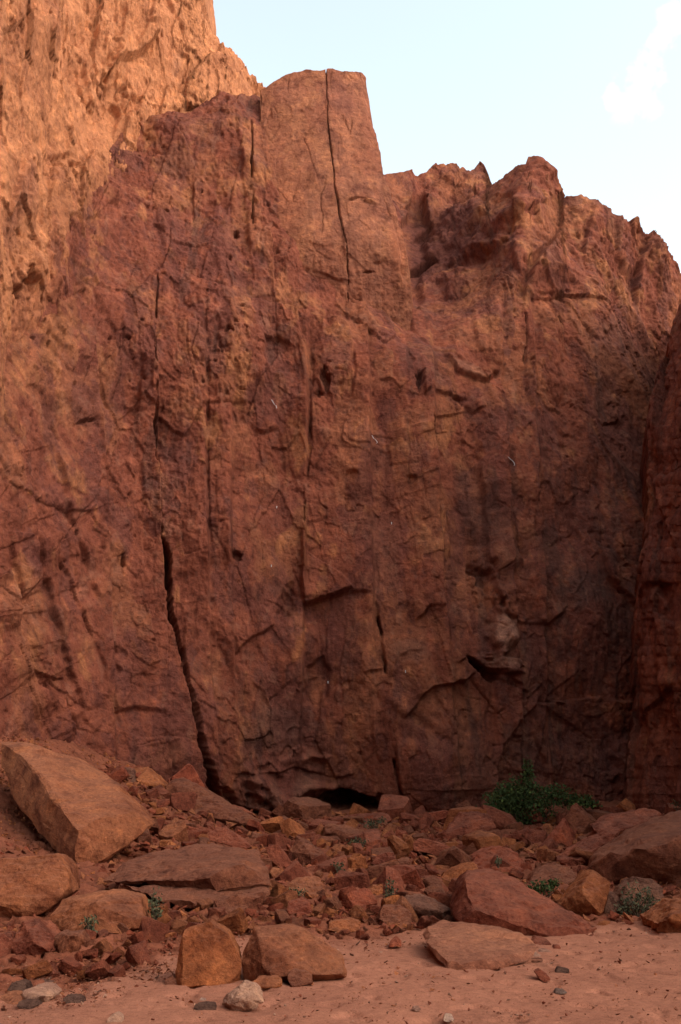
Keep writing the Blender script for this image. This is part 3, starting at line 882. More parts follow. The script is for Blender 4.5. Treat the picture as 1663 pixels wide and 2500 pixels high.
    for a in ((470, 330, 110, 60, PURPLE, .7, -15), (210, 870, 60, 120, PURPLE, .5, 20), (300, 1620, 60, 120, PURPLE, .6, -15), (90, 1370, 45, 60, PURPLE, .7), (150, 1560, 16, 110, DARK, .6, -15),
              (1150, 1230, 30, 130, DARK, .75, -3), (1195, 1260, 24, 120, DARK, .6), (1130, 1150, 20, 90, DARK, .5), (1175, 1170, 24, 60, ORANGE, .7), (1420, 1440, 70, 60, (0.085, .048, .038), .8), (1540, 1500, 50, 160, (0.09, .046, .038), .7),
              (775, 1680, 26, 62, ORANGE * 1.1, .9), (915, 1720, 18, 75, ORANGE * 1.15, .9), (1120, 1108, 40, 14, ORANGE * 1.2, .9), (830, 1075, 40, 18, ORANGE * 1.15, .8), (1000, 1590, 60, 34, PALE * .9, .7), (1225, 1550, 38, 60, PALE * 1.2, 1.3),
              (1222, 1620, 46, 22, PALE * 1.1, 1.2), (980, 1200, 90, 120, RED * 1.1, .6), (700, 1250, 60, 70, PURPLE, .6), (790, 1540, 60, 50, PURPLE, .6), (680, 1780, 110, 80, DARK * 1.25, .7), (1080, 1800, 90, 90, PURPLE * 1.1, .5),
              (1300, 1850, 60, 90, (0.10, .053, .04), .6), (1450, 1850, 110, 90, (.11, .048, .04), .7), (1145, 900, 60, 16, PALE * .8, .7, 25), (905, 930, 60, 26, ORANGE, .7), (662, 875, 18, 46, DARK * 1.2, .8), (700, 830, 30, 40, DARK * 1.3, .6),
              (1350, 1050, 34, 60, PURPLE, .6, -20), (1340, 560, 50, 70, ORANGE * .95, .6), (770, 690, 120, 50, RED * 1.2, .5), (1210, 690, 110, 70, ORANGE * .9, .5), (1480, 860, 90, 110, (.15, .066, .046), .5),
              (820, 930, 14, 60, DARK, .5), (440, 1100, 40, 90, PURPLE, .4), (505, 1250, 22, 90, PURPLE * 1.1, .6), (1260, 950, 10, 30, PALE, .5), (410, 1850, 34, 60, ORANGE * .9, .6, 25), (40, 640, 40, 90, TAN, .6),
              (60, 1600, 60, 120, ORANGE * .8, .5), (1110, 570, 120, 80, PURPLE * .95, 1.3, -30), (1030, 600, 40, 110, PURPLE * .9, 1.3), (1330, 560, 45, 70, ORANGE, .9), (650, 1930, 34, 40, PALE * .75, .6), (745, 1915, 40, 40, PALE * .75, .6), (280, 420, 60, 30, ORANGE, .5)):  # ridge slope purples put the shade of its left-facing side into the colour
        col = patch_colour(col, PX, PY, *a)
    P, col = fold_back(P, col, BACKROWS, 0.10, 5)
    R, C = P.shape[:2]
    o = link('main_cliff', raw_mesh('main_cliff', P, grid_faces(R, C), CLIFF, col))
    props(o, 'broad red rock cliff wall closing the canyon, ridges at upper right', None, None, 'structure')


# ------------------------------------------------------------------ the tower standing on the shoulder
def build_pillar():
    right = [(893, 120), (895, 185), (897, 211), (902, 271), (914, 300), (921, 325), (927, 379), (942, 428), (959, 488), (976, 542), (992, 585), (999, 640), (1001, 710), (1003, 850)]
    left = [(636, 150), (635, 240), (634, 300), (633, 358), (630, 420), (634, 520), (640, 620), (625, 720), (600, 850)]
    crest = [(630, 226), (658, 206), (675, 195), (699, 182), (748, 171), (789, 172), (802, 169), (850, 176), (883, 180), (893, 190), (900, 205)]
    rows, cols = 300, 170
    t = np.linspace(0, 1, rows)[:, None]
    s = np.linspace(0, 1, cols)[None, :]
    pn = 175 + (850 - 175) * t
    L = poly_x(left, pn); Rr = poly_x(right, pn)
    top = 636 + (895 - 636) * s
    cr = poly_y(crest, top) + jag(top, 21, 0.35)
    PX = L + (Rr - L) * s
    PY = cr * (1 - t) + 850 * t
    PX = PX + 4 * perlin(PY * 0.03, 0 * PY + 0.5, 3.3) * s + 2.5 * perlin(PY * 0.12, 0 * PY, 7.3) * (s > 0.5)
    # flat front, rounded a little to the right, leaning back upwards
    tt = np.clip((PY - 170) / 560, 0, 1.25)
    Y = 41.2 - 3.6 * tt + 1.1 * np.abs(s - 0.45) ** 2 * 4 * 0.5
    Y = Y + 2.1 * sstep(0.70, 1.2, tt)
    P0 = ray_y(PX, PY, Y)
    U = P0[..., 0]
    nrm = grid_normals(P0)
    nrm = nrm * 0.55 + np.array([0, -0.45, 0.0])
    rough = np.clip(0.3 + 0.6 * sstep(500, 720, PY), 0, 1.2)
    d, cells = fracture(P0, U, 9, rough, amp=(0.05, 0.04, 0.025))
    r = Relief(PX, PY, 0.7)
    r.crack([(796, 160), (796, 173), (799, 282), (806, 340), (813, 401), (824, 488), (835, 553), (845, 596), (848, 660), (852, 740)], [1.0, 1.0, 1.2, 1.4, 1.7, 1.9, 1.6, 1.3, 1.2, 1.0], 0.28, 6, True)
    r.step([(796, 165), (799, 282), (813, 401), (824, 488), (835, 553), (846, 640)], 0.14, -0.02, 70, 60)
    r.crack([(826, 493), (850, 492), (873, 484), (900, 486), (920, 492), (935, 498)], [3, 3, 4, 4, 3, 2], 0.5); r.blob(905, 494, 20, 5, .18, 8)
    r.step([(826, 500), (873, 489), (935, 502)], -0.05, 0.14, 50, 40)
    r.step([(640, 330), (690, 290), (740, 270), (760, 240)], .08, -.03, 50, 50); r.step([(800, 285), (830, 290), (870, 310)], 0.1, -.05, 40, 40)
    r.step([(800, 590), (840, 590), (880, 590)], .1, -.05, 30, 40); r.step([(895, 650), (930, 640), (950, 620)], .15, -.15, 30, 30)
    r.step([(650, 540), (680, 560), (720, 585), (790, 600), (835, 592)], .05, -.05, 50, 60); r.step([(640, 600), (700, 640), (760, 660), (860, 690)], .07, -.08, 50, 60)
    r.step([(634, 360), (650, 420), (645, 520)], .1, .1, 30, 30); r.step([(885, 180), (890, 240), (898, 290)], -.35, .05, 40, 40); r.step([(955, 520), (975, 600), (985, 700)], -.25, .1, 30, 40)
    r.step([(878, 705), (882, 740), (885, 770)], .12, -.1, 30, 30); r.blob(900, 664, 12, 4, -.2)
    P = P0 + nrm * (d * (1 - 0.9 * r.mask) + r.d)[..., None]
    warm = 0.62 + 0.1 * (s < 0.6) + 0 * PY
    varn = 0.36 + 0 * PY
    col = cliff_colour(P0, U, cells, 9, warm, varn)
    col = mixv(col, np.array((0.31, 0.12, 0.065)), 0.45 + 0 * PX)
    for a in ((840, 235, 60, 60, PURPLE * 1.5, .5), (710, 230, 50, 40, PURPLE * 1.6, .5), (750, 330, 20, 60, ORANGE, .5), (700, 470, 60, 90, ORANGE, .4), (890, 400, 50, 50, RED, .5), (905, 493, 24, 7, TAN * 1.2, .9), (972, 610, 22, 120, ORANGE * 1.3, 1.3, -8), (700, 500, 70, 120, ORANGE * 1.1, .8), (740, 690, 90, 40, RED * .9, .5)):  # right edge's lit strip painted orange, against the shaded ridge
        col = patch_colour(col, PX, PY, *a)
    P, col = fold_back(P, col, (0.2, 0.5, 1, 1.8, 3, 4.5), 0.03, 8)
    P, col = fold_back(P, col, (0.15, 0.4, 0.8, 1.4, 2.2, 3.4, 5), 0.0, 9, axis=1, at_end=True, back=(0.12, 1, 0))
    P, col = fold_back(P, col, (0.2, 0.5, 1, 2, 3.4, 5), 0.0, 7, axis=1, at_end=False, back=(0.05, 1, 0))
    o = link('rock_pillar', raw_mesh('rock_pillar', P, grid_faces(*P.shape[:2]), CLIFF, col))
    props(o, 'smooth flat topped rock tower split by one long vertical crack', None, None, 'structure')


# ------------------------------------------------------------------ upper left wall, the brighter one, running towards the viewer
def build_left_wall():
    crest = [(-700, -1500), (430, -420), (470, -140), (485, -40), (493, 0), (499, 43), (509, 54), (520, 81), (534, 95), (539, 122), (564, 149), (591, 157), (607, 182), (645, 203), (665, 212), (720, 300), (800, 420)]
    cols = np.concatenate([np.arange(-420, -12, 8.0), np.arange(-12, 760, 1.25)])
    rows = 520
    cr = poly_y(crest, cols) + jag(cols, 31, 1.7)
    t = np.linspace(0, 1, rows)[:, None] ** 0.9
    PX = np.broadcast_to(cols[None, :], (rows, len(cols))).copy()
    PY = cr[None, :] * (1 - t) + 1500 * t
    PYc = np.maximum(PY, -500)
    ctrl = np.array([(-400, 200, 16.5), (-400, 1200, 17.0), (-150, 600, 22.0), (-150, 1200, 23.0), (0, 0, 28.0), (0, 400, 27.2), (0, 900, 27.6), (0, 1400, 28.5), (60, 200, 30.2), (60, 700, 29.6), (120, 100, 33.0), (120, 500, 32.4), (125, 900, 32.5),
                     (200, 0, 37.0), (220, 350, 36.6), (220, 600, 36), (350, 100, 40.5), (350, 300, 40.5), (480, 0, 44.0), (480, 250, 43.0), (600, 180, 47.0), (600, 300, 45.5), (740, 350, 49.0), (300, 900, 37.0), (300, 1400, 37.0), (700, 1400, 41.0), (450, -300, 46.0)], float)
    Y = TPS(ctrl[:, :2], ctrl[:, 2], 500.0)(PX, PYc)
    P0 = ray_y(PX, PY, Y)
    U = arc_u(P0) * 0.9
    nrm = grid_normals(P0)
    nrm = nrm * 0.55 + np.array([0, -0.45, 0.0])
    rough = 1.25 + 0.3 * perlin(PX * 0.006, PY * 0.006, 0.4)
    d, cells = fracture(P0, U, 15, rough, amp=(0.6, 0.38, 0.17), tall=2.6, shear=-0.12, flute=0.22, macro=1.0)
    r = Relief(PX, PY)
    r.step([(138, -60), (136, 60), (130, 150), (128, 260), (118, 370), (110, 470), (100, 620), (98, 800)], -0.6, 0.5, 70, 60)
    r.step([(215, 60), (210, 130), (208, 200), (220, 290)], .4, -.3, 50, 50); r.step([(300, 20), (290, 90), (265, 160), (255, 220)], .5, -.4, 60, 50)
    r.step([(405, -20), (420, 40), (440, 100), (455, 160)], .4, -.4, 50, 50); r.step([(370, 20), (350, 80), (320, 130)], .3, -.3, 40, 40)
    r.step([(450, 150), (440, 200), (420, 250)], -.5, .4, 60, 60); r.step([(270, 240), (285, 290), (268, 345)], .5, -.5, 60, 60); r.blob(290, 235, 14, 16, -.5); r.blob(255, 165, 9, 14, -.3)
    r.blob(312, 262, 26, 40, -.7, 20, .2); r.step([(270, 340), (235, 345), (205, 360)], .4, -.3, 40, 40); r.blob(160, 375, 16, 8, -.3); r.blob(180, 405, 12, 8, -.3)
    r.step([(355, 248), (385, 252)], .25, -.2, 20, 20)
    r.step([(60, 390), (30, 480), (22, 580)], .35, -.2, 50, 50); r.step([(85, 370), (88, 460), (80, 560)], -.3, .3, 40, 40)
    r.blob(42, 705, 16, 20, -.9, -20); r.blob(70, 680, 7, 26, -.7, -10); r.blob(22, 1040, 6, 9, -.5); r.blob(105, 50, 4, 6, -.5)
    r.step([(30, 820), (40, 950), (25, 1080), (30, 1180)], .2, -.2, 40, 40)
    P = P0 + nrm * (d * (1 - 0.9 * r.mask) + r.d)[..., None]
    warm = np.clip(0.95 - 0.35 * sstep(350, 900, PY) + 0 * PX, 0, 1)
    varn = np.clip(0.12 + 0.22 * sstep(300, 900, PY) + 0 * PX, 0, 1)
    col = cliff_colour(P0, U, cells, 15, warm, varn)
    col = mixv(col, np.array((0.55, 0.215, 0.094)), np.maximum(0.68 * (1 - sstep(250, 600, PY)) * sstep(90, 150, PX), 0.5 * (1 - sstep(600, 1150, PY)) * (1 - sstep(90, 150, PX))))  # warm light glow painted into the rock colour, upper part and left edge
    for a in ((55, 480, 34, 100, PURPLE * 1.2, .75, 15), (30, 560, 24, 60, PURPLE, .6), (540, 180, 60, 40, ORANGE * .9, .5), (420, 180, 16, 50, PALE, .5, 10), (290, 150, 30, 60, TAN * 1.2, .5), (60, 120, 50, 140, ORANGE, .5)):
        col = patch_colour(col, PX, PY, *a)
    P, col = fold_back(P, col, BACKROWS, 0.15, 15)
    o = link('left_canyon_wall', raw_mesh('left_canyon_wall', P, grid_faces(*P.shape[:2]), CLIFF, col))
    props(o, 'tall bright orange canyon wall rising at the upper left', None, None, 'structure')


# ------------------------------------------------------------------ dark wall at the right edge
def build_right_wall():
    left = [(1850, 100), (1760, 400), (1700, 600), (1663, 715), (1648, 770), (1632, 830), (1618, 900), (1612, 960), (1596, 1030), (1592, 1100), (1588, 1200), (1580, 1290), (1572, 1360), (1566, 1430), (1562, 1500), (1556, 1600), (1556, 1720), (1552, 1850), (1540, 1960), (1530, 2080)]
    rows, cols = 460, 150
    t = np.linspace(0, 1, rows)[:, None]
    s = np.linspace(0, 1, cols)[None, :]
    PY = np.broadcast_to(490 + (2080 - 490) * t, (rows, cols)).copy()
    L = poly_x(left, PY)
    L = L + 5 * perlin(PY * 0.02, 0 * PY, 2.2) + 3 * perlin(PY * 0.07, 0 * PY, 5.2)
    PX = L + (1960 - L) * s ** 1.6 + 0 * PY
    Y = 34.5 - 0.0240 * (PX - L) + 0.9 * (1 - sstep(0, 30, PX - L))
    P0 = ray_y(PX, PY, Y)
    U = arc_u(P0)
    nrm = grid_normals(P0)
    nrm = nrm * 0.55 + np.array([0, -0.45, 0.0])
    d, cells = fracture(P0, U, 27, 0.6 + 0 * PX, amp=(0.4, 0.22, 0.12), tall=1.8, macro=0.9)
    r = Relief(PX, PY)
    r.step([(1592, 1160), (1615, 1230), (1640, 1290), (1670, 1350)], .5, -.3, 60, 60); r.step([(1600, 1160), (1640, 1170), (1700, 1150)], -.3, .3, 60, 60)
    r.step([(1600, 1440), (1630, 1425), (1663, 1430)], .3, -.4, 60, 60); r.step([(1615, 1500), (1610, 1600), (1612, 1740), (1630, 1800)], .3, -.2, 40, 40); r.step([(1640, 760), (1645, 900), (1630, 1000)], .2, -.2, 50, 50)
    P = P0 + nrm * (d * (1 - 0.9 * r.mask) + r.d)[..., None]
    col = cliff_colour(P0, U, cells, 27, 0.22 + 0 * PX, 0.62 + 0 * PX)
    P, col = fold_back(P, col, (0.4, 1.0, 2, 3.5, 5.5, 8, 11), 0.0, 3, axis=1, at_end=False, back=(0.24, 1, 0))
    P, col = fold_back(P, col, (0.5, 1.5, 3, 6), 0.1, 4, back=(0.8, 0.6, 0))
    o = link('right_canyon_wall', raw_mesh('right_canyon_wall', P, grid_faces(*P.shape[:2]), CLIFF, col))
    props(o, 'dark brown rock wall at the right edge, standing before the cliff', None, None, 'structure')


def canyon_side(name, plan, height, seed, label):
    """unseen canyon walls beside and behind the viewer, height and course shaped to block light"""
    p = np.array(plan, float)
    seg = np.concatenate([[0], np.cumsum(np.hypot(*np.diff(p, axis=0).T))])
    u = np.arange(0, seg[-1], 0.35)
    x, y = np.interp(u, seg, p[:, 0]), np.interp(u, seg, p[:, 1])
    hh = np.interp(u, seg, height)
    t = np.linspace(0, 1, 70)[::-1, None]
    P0 = np.stack(np.broadcast_arrays(x[None] + 0 * t, y[None] + 0 * t, -1.5 + t * (hh[None] + 1.5)), -1)
    tx, ty = np.gradient(x), np.gradient(y)
    ln = np.hypot(tx, ty)
    nn = np.stack([-ty / ln, tx / ln, 0 * tx], -1)[None]
    sgn = np.sign((nn[0, 0, 0] * (0 - x[0])))
    U = np.broadcast_to(u[None], P0.shape[:2])
    d, cells = fracture(P0, U, seed, 1.2, amp=(0.7, 0.3, 0.1))
    P = P0 + nn * sgn * d[..., None] - nn * sgn * (0.10 * P0[..., 2:3])
    col = cliff_colour(P0, U, cells, seed, 0.5 + 0 * U, 0.4 + 0 * U)
    bk = -(nn[0] * sgn)
    ext = np.array([P[0] + bk * q + np.array([0, 0, 0.1]) * q for q in (14.0, 6.0, 2.0)])
    P = np.concatenate([ext, P], 0); col = np.concatenate([np.broadcast_to(col[0], ext.shape), col], 0)
    o = link(name, raw_mesh(name, P, grid_faces(*P.shape[:2]), CLIFF, col))
    props(o, label, None, None, 'structure')


build_main_cliff()
build_pillar()
build_left_wall()
build_right_wall()
canyon_side('unseen_right_shade_wall', [(10.2, 22.5), (11.8, 16), (14.0, 6), (17.5, -6), (24, -22), (33, -40)], [29, 17, 9, 5, 5, 5], 41, 'unseen red canyon wall beside and behind the viewer at right, shaped for shade')  # out of view; heights set to shade the cliff's lower right
canyon_side('unseen_left_shade_wall', [(-8.6, 18.0), (-9.3, 8), (-10, -6), (-11, -20), (-6, -30), (6, -33), (16, -31)], [36, 36, 34, 32, 28, 22, 12], 47, 'unseen red canyon wall beside and behind the viewer at left, shaped to block sky')  # out of view; raised and closed behind the viewer to block sky light

# ------------------------------------------------------------------ ground: flat sand rising into the rubble slope
gp = [(x, y, 0.0) for x in (-14, -7, 0, 7, 14) for y in (-40, -20, 0, 7, 10.5)]
for (px, py, y) in ((831, 2250, 14.8), (831, 2150, 19), (831, 2060, 26), (831, 1992, 34.0), (1200, 2255, 15.3), (1500, 2238, 15.5), (1640, 2240, 15.0), (1600, 2120, 20), (1300, 2150, 19), (1400, 2035, 29), (1500, 1975, 36),
                    (1150, 2000, 34.5), (500, 2230, 15), (300, 2250, 14.5), (150, 2300, 13), (50, 2350, 12), (450, 2130, 19.5), (250, 2150, 18), (90, 2250, 14.5), (300, 2010, 25), (500, 2010, 28),
                    (350, 1885, 30), (120, 1835, 27.0), (-40, 1800, 25.5), (30, 2010, 22), (600, 2000, 33.5), (480, 1945, 31.5), (-300, 1900, 22), (-300, 2300, 13)):
    q = ray_y(px, py, y)
    gp.append((q[0], q[1], q[2]))
gp += [(x, 70, 2.0) for x in (-20, 0, 20)] + [(16, 40, 2.0), (-16, 40, 5.0)]
gp = np.array(gp, float)
G_T = TPS(gp[:, :2], gp[:, 2], 10.0, 0.02)


def G0(x, y):
    return G_T(x, np.clip(y, -40, 60))


def rubble_mask(px, py):
    top_of_sand = poly_y([(-400, 2420), (0, 2445), (150, 2425), (300, 2385), (400, 2340), (600, 2275), (700, 2290), (850, 2300), (960, 2280), (1050, 2268), (1150, 2268), (1300, 2275), (1420, 2272), (1500, 2258), (1663, 2250), (2000, 2260)], px)
    return 1 - sstep(-18, 14, py - top_of_sand + 8 * perlin(px * 0.02, py * 0.02, 1.7))


def build_ground():
    ya = np.concatenate([np.arange(-60, 4, 2.0), np.arange(4, 8, 0.12), np.arange(8, 16, 0.032), np.arange(16, 40, 0.11), np.arange(40, 90, 3.0)])
    a = np.concatenate([-np.geomspace(6, 0.42, 40), np.arange(-0.41, 0.41, 0.0023), np.geomspace(0.42, 6, 40)])
    yy = np.maximum(ya, 7.0)
    X = a[None, :] * yy[:, None]
    Yg = np.broadcast_to(ya[:, None], X.shape).copy()
    Z = G0(X, Yg)
    P = np.stack([X, Yg, Z], -1)
    front = Yg > 5
    px, py = to_px(np.where(front[..., None], P, np.array([0, 10.0, 0])))
    m = np.where(front, rubble_mask(px, py), 0.15)
    z = np.zeros_like(X)
    und = 0.05 * fbm(X * 0.5, Yg * 0.5, z + 0.3, 3) + 0.022 * fbm(X * 2.1, Yg * 2.1, z + 4.3, 3)
    foot = perlin(X * 4.2, Yg * 3.4, z + 8.3)
    und = und - 0.032 * sstep(0.2, 0.5, foot) + 0.01 * fbm(X * 9, Yg * 9, z + 2.3, 3)
    h, e, c = facet(X + 0.1 * und, Yg, 0.34, 0.34, 51, 0.5)
    h2, e2, c2 = facet(X, Yg, 0.11, 0.11, 53, 0.6)
    rub = 0.16 * fbm(X * 0.7, Yg * 0.7, z + 6.3, 3) + 0.055 * h + 0.028 * h2
    P[..., 2] += und * (1 - 0.5 * m) + rub * m
    sandc = np.array((0.305, 0.124, 0.074)); dirt = np.array((0.18, 0.058, 0.031))
    col = sandc * (1 - m[..., None]) + dirt * m[..., None] * (0.75 + 0.5 * c2[..., None])
    sp = fbm(X * 1.6, Yg * 1.6, z + 12.3, 4)
    col = col * (1 + 0.12 * sp[..., None])
    o = link('ground', raw_mesh('ground', P, grid_faces(*P.shape[:2], flip=True), SAND, col))
    props(o, 'reddish sand floor rising into a rubble slope', None, None, 'structure')
    return X, Yg, P[..., 2]


GX, GY, GZ = build_ground()
# fast height lookup on a regular raster
_lx, _ly = np.arange(-16, 16.01, 0.1), np.arange(5, 42.01, 0.1)
_LG = G0(*np.meshgrid(_lx, _ly))


def G(x, y):
    u = np.clip((np.asarray(x, float) + 16) / 0.1, 0, len(_lx) - 1.001); v = np.clip((np.asarray(y, float) - 5) / 0.1, 0, len(_ly) - 1.001)
    i, j = u.astype(int), v.astype(int)
    fu, fv = u - i, v - j
    return (_LG[j, i] * (1 - fu) + _LG[j, i + 1] * fu) * (1 - fv) + (_LG[j + 1, i] * (1 - fu) + _LG[j + 1, i + 1] * fu) * fv


def on_ground(px, py):
    """where the direction px, py meets the ground"""
    px = np.atleast_1d(np.asarray(px, float)); py = np.atleast_1d(np.asarray(py, float))
    ys = np.arange(6, 41, 0.06)
    Q = ray_y(px[:, None], py[:, None], ys[None, :] + 0 * px[:, None])
    below = Q[..., 2] < G(Q[..., 0], Q[..., 1])
    k = np.argmax(below, axis=1)
    ok = below.any(axis=1)
    out = Q[np.arange(len(px)), k]
    return out, ok


# ------------------------------------------------------------------ stones
def stone_mesh(name, points, edge, seed, rough=1.0, wear=1.0, extra=None, mat=None, smooth=True):
    """angular stone: hull of its corners, broken up and roughened. points are relative to the stone's own origin"""
    bm = bmesh.new()
    for pts in [points] + (extra or []):
        vs_ = [bm.verts.new(Vector(p)) for p in pts]
        r_ = bmesh.ops.convex_hull(bm, input=vs_)
        junk = list({v for v in r_['geom_interior'] + r_['geom_unused'] if isinstance(v, bmesh.types.BMVert) and v.is_valid})
        if junk:
            bmesh.ops.delete(bm, geom=junk, context='VERTS')
    bmesh.ops.triangulate(bm, faces=bm.faces[:])
    for _ in range(7):
        es = [e for e in bm.edges if e.calc_length() > edge]
        if not es or len(bm.faces) > 9000:
            break
        bmesh.ops.subdivide_edges(bm, edges=es, cuts=1)
        bmesh.ops.triangulate(bm, faces=[f for f in bm.faces if len(f.verts) > 3])
    bm.verts.ensure_lookup_table()
    bm.verts.index_update()
    V = np.array([v.co[:] for v in bm.verts], float)
    F = np.array([[v.index for v in f.verts] for f in bm.faces], np.int32)
    bm.free()
    size = np.ptp(V, axis=0).max()
    # worn arrises: uneven smoothing
    E = np.concatenate([F[:, [0, 1]], F[:, [1, 2]], F[:, [2, 0]]])
    deg = np.bincount(E[:, 0], minlength=len(V)).astype(float)
    for it in range(1):
        S = np.zeros_like(V)
        np.add.at(S, E[:, 0], V[E[:, 1]])
        S /= np.maximum(deg, 1)[:, None]
        w = np.clip(0.35 + 0.9 * perlin(V[:, 0] * 5 / size + seed, V[:, 1] * 5 / size, V[:, 2] * 5 / size), 0, 0.9)[:, None] * wear * 0.6
        V = V * (1 - w) + S * w
    # corners knocked off along flat breaks
    rr = random.Random(int(seed) * 19 + 3)
    cen = V.mean(0)
    for _ in range(11):
        n_ = np.array([rr.gauss(0, 1), rr.gauss(0, 1), rr.gauss(0, .8)])
        n_ /= np.linalg.norm(n_)
        dd_ = (V - cen) @ n_
        lim = dd_.max() * rr.uniform(0.86, 0.985)
        V = V - np.maximum(0, dd_ - lim)[:, None] * n_
    k = 1.0 / size
    for f, a in ((1.7, 0.013), (4.5, 0.013), (11.0, 0.011), (26.0, 0.008)):
        q = V * k * f + seed * 3.17
        dvec = np.stack([perlin(q[:, 0], q[:, 1], q[:, 2]), perlin(q[:, 1] + 31, q[:, 2], q[:, 0]), perlin(q[:, 2], q[:, 0] + 57, q[:, 1])], -1)
        V = V + dvec * a * size * rough
    # chipped, stepped faces
    fn = np.zeros_like(V)
    tri = np.cross(V[F[:, 1]] - V[F[:, 0]], V[F[:, 2]] - V[F[:, 0]])
    for c in range(3):
        np.add.at(fn, F[:, c], tri)
    fn /= np.linalg.norm(fn, axis=1)[:, None] + 1e-12
    ww = fbm(V[:, 0] * k * 3 + seed, V[:, 1] * k * 3, V[:, 2] * k * 3, 3)
    hh, cc = blocks(V[:, 0] * k + 0.5 * V[:, 1] * k + 0.06 * ww, V[:, 2] * k - 0.45 * V[:, 1] * k + 0.06 * ww, 0.34, 0.26, int(seed) % 50 + 3, 0.8, 5.0)
    h2_, cc = blocks(V[:, 0] * k - 0.6 * V[:, 1] * k + 0.05 * ww, V[:, 2] * k + 0.5 * V[:, 1] * k, 0.12, 0.09, int(seed) % 50 + 7, 0.9, 4.0)
    hh = hh + 0.6 * h2_
    V = V + fn * (0.030 * rough * size * hh)[:, None]
    return raw_mesh(name, V, F, mat or STONE, smooth=smooth)


TINT = {'orange': (0.286, 0.092, 0.036), 'tan': (0.270, 0.092, 0.042), 'red': (0.205, 0.058, 0.032), 'brown': (0.178, 0.060, 0.032), 'dark': (0.08, 0.04, 0.028), 'grey': (0.151, 0.066, 0.042), 'pale': (0.410, 0.220, 0.144),
        'white': (0.518, 0.350, 0.252), 'black': (0.07, 0.036, 0.025), 'bluegrey': (0.13, 0.085, 0.066), 'rust': (0.221, 0.055, 0.028), 'dust': (0.324, 0.124, 0.068)}
_sd = [0]
AUTH = []          # footprints of the surveyed stones, for keeping the scatter off them


def boulder(label, tint, y0, pts, thick, ridge=(), extra=(), rough=0.8, name='boulder', cat='boulder', edge=None, wear=1.0, slope=0.55, sink=0.0, group=None, jit=0.1, auto=True):
    """pts: outline as seen (px, py[, extra depth]); y0 its distance; thick its depth. Lower points stand nearer, upper ones lean back."""
    _sd[0] += 1
    rr = random.Random(_sd[0] * 77 + 5)

    def solid(pl, rg, y0_, th):
        ys = [p[1] for p in pl]
        lo, hi = max(ys), min(ys)
        out = []
        mid = np.mean([p[0] for p in pl])
        for p in pl:
            h = (lo - p[1]) / max(1, lo - hi)
            dy = p[2] if len(p) > 2 else th * slope * h + th * jit * (rr.random() - .5)
            out.append(ray_y(p[0], p[1], y0_ + dy))
        for p in rg:
            out.append(ray_y(p[0], p[1], y0_ + p[2]))
        c = np.mean(out[:len(pl)], axis=0)
        for q in list(out[:len(pl)]):
            b = c + (q - c) * np.array([0.86, 1, 0.9]) + np.array([0, th * (0.75 + 0.3 * rr.random()), -0.02 * th])
            out.append(b)
        return out
    if auto:
        lo_ = max(pts, key=lambda q: q[1])
        hit, ok_ = on_ground(np.clip(lo_[0], -100, 1760), lo_[1] - 3)
        y_new = hit[0][1]
        sc_ = y_new / y0
        extra = [(e[0] + y_new - y0, e[1]) + tuple(e[2:]) for e in extra]
        y0 = y_new
        thick *= sc_
    rough *= 0.85
    A = solid(pts, ridge, y0, thick)
    ex = [solid(e[2], e[3] if len(e) > 3 else (), e[0], e[1]) for e in extra]
    allp = np.array(A)
    org = np.array([allp[:, 0].mean(), allp[:, 1].mean(), allp[:, 2].min()])
    e_ = edge or max(0.025, y0 / 1024.0 * 2.4)
    me = stone_mesh(name, allp - org, e_, _sd[0], rough, wear * 0.12, [np.array(q) - org for q in ex], smooth=False)
    o = link(name, me)
    o.location = (org[0], org[1], org[2] - sink)
    o.color = (*TINT[tint], 1)
    props(o, label, cat, group)
    xs = [p[0] for p in pts]; yy_ = [p[1] for p in pts]
    AUTH.append((min(xs), min(yy_), max(xs), max(yy_)))
    return o


B = boulder
# left: the leaning slab and its neighbours
B('huge tilted slab boulder leaning out from the talus at far left', 'tan', 18.6,
  [(5, 1798, 3.4), (50, 1828, 3.2), (171, 1848, 3.0), (214, 1880, 2.8), (286, 1919, 2.3), (352, 1976, 1.7), (380, 2012, 1.4), (318, 2025, 0.9), (286, 2051, 0.7), (243, 2100, 0.25), (221, 2119, 0.2), (182, 2103, 0.0), (132, 2076, 0.9), (46, 1951, 2.4), (5, 1866, 3.2)],
  1.2, ridge=[(50, 1841, 2.5), (114, 1912, 1.5), (154, 1951, 0.9), (180, 2009, 0.25), (189, 2026, 0.05), (246, 1991, 0.55), (296, 1974, 0.9)], rough=0.55)
B('square tan boulder cut by the left picture edge', 'tan', 14.6, [(-60, 2110), (60, 2094), (132, 2086), (157, 2121), (170, 2179), (107, 2225), (54, 2248), (-60, 2250)], 1.1, ridge=[(20, 2240, -.12), (110, 2215, -.08), (-40, 2200, -.15)], rough=0.6, slope=.4)
B('long flat topped slab boulder with a stepped broken front edge', 'brown', 17.0,
  [(286, 2168, 0.9), (350, 2190, 0.4), (470, 2218, 0.0), (600, 2226, 0.1), (640, 2207, 0.35), (664, 2166, 0.7), (610, 2148, 0.95), (532, 2170, 0.55), (396, 2157, 0.85)], 0.8,
  extra=[(17.0, 0.7, [(250, 2152, 1.3), (300, 2105, 1.9), (350, 2084, 2.3), (457, 2059, 2.7), (520, 2058, 2.6), (626, 2079, 1.9), (650, 2121, 1.2), (664, 2160, 0.8), (560, 2176, 0.55), (532, 2182, 0.5), (396, 2162, 0.85)],
          [(375, 2149, 0.85), (507, 2145, 0.45), (560, 2118, 0.7), (596, 2112, 0.85)]),
         (16.45, .7, [(520, 2200), (560, 2188), (640, 2178), (652, 2200), (632, 2243), (590, 2240), (532, 2236)])], rough=0.6)
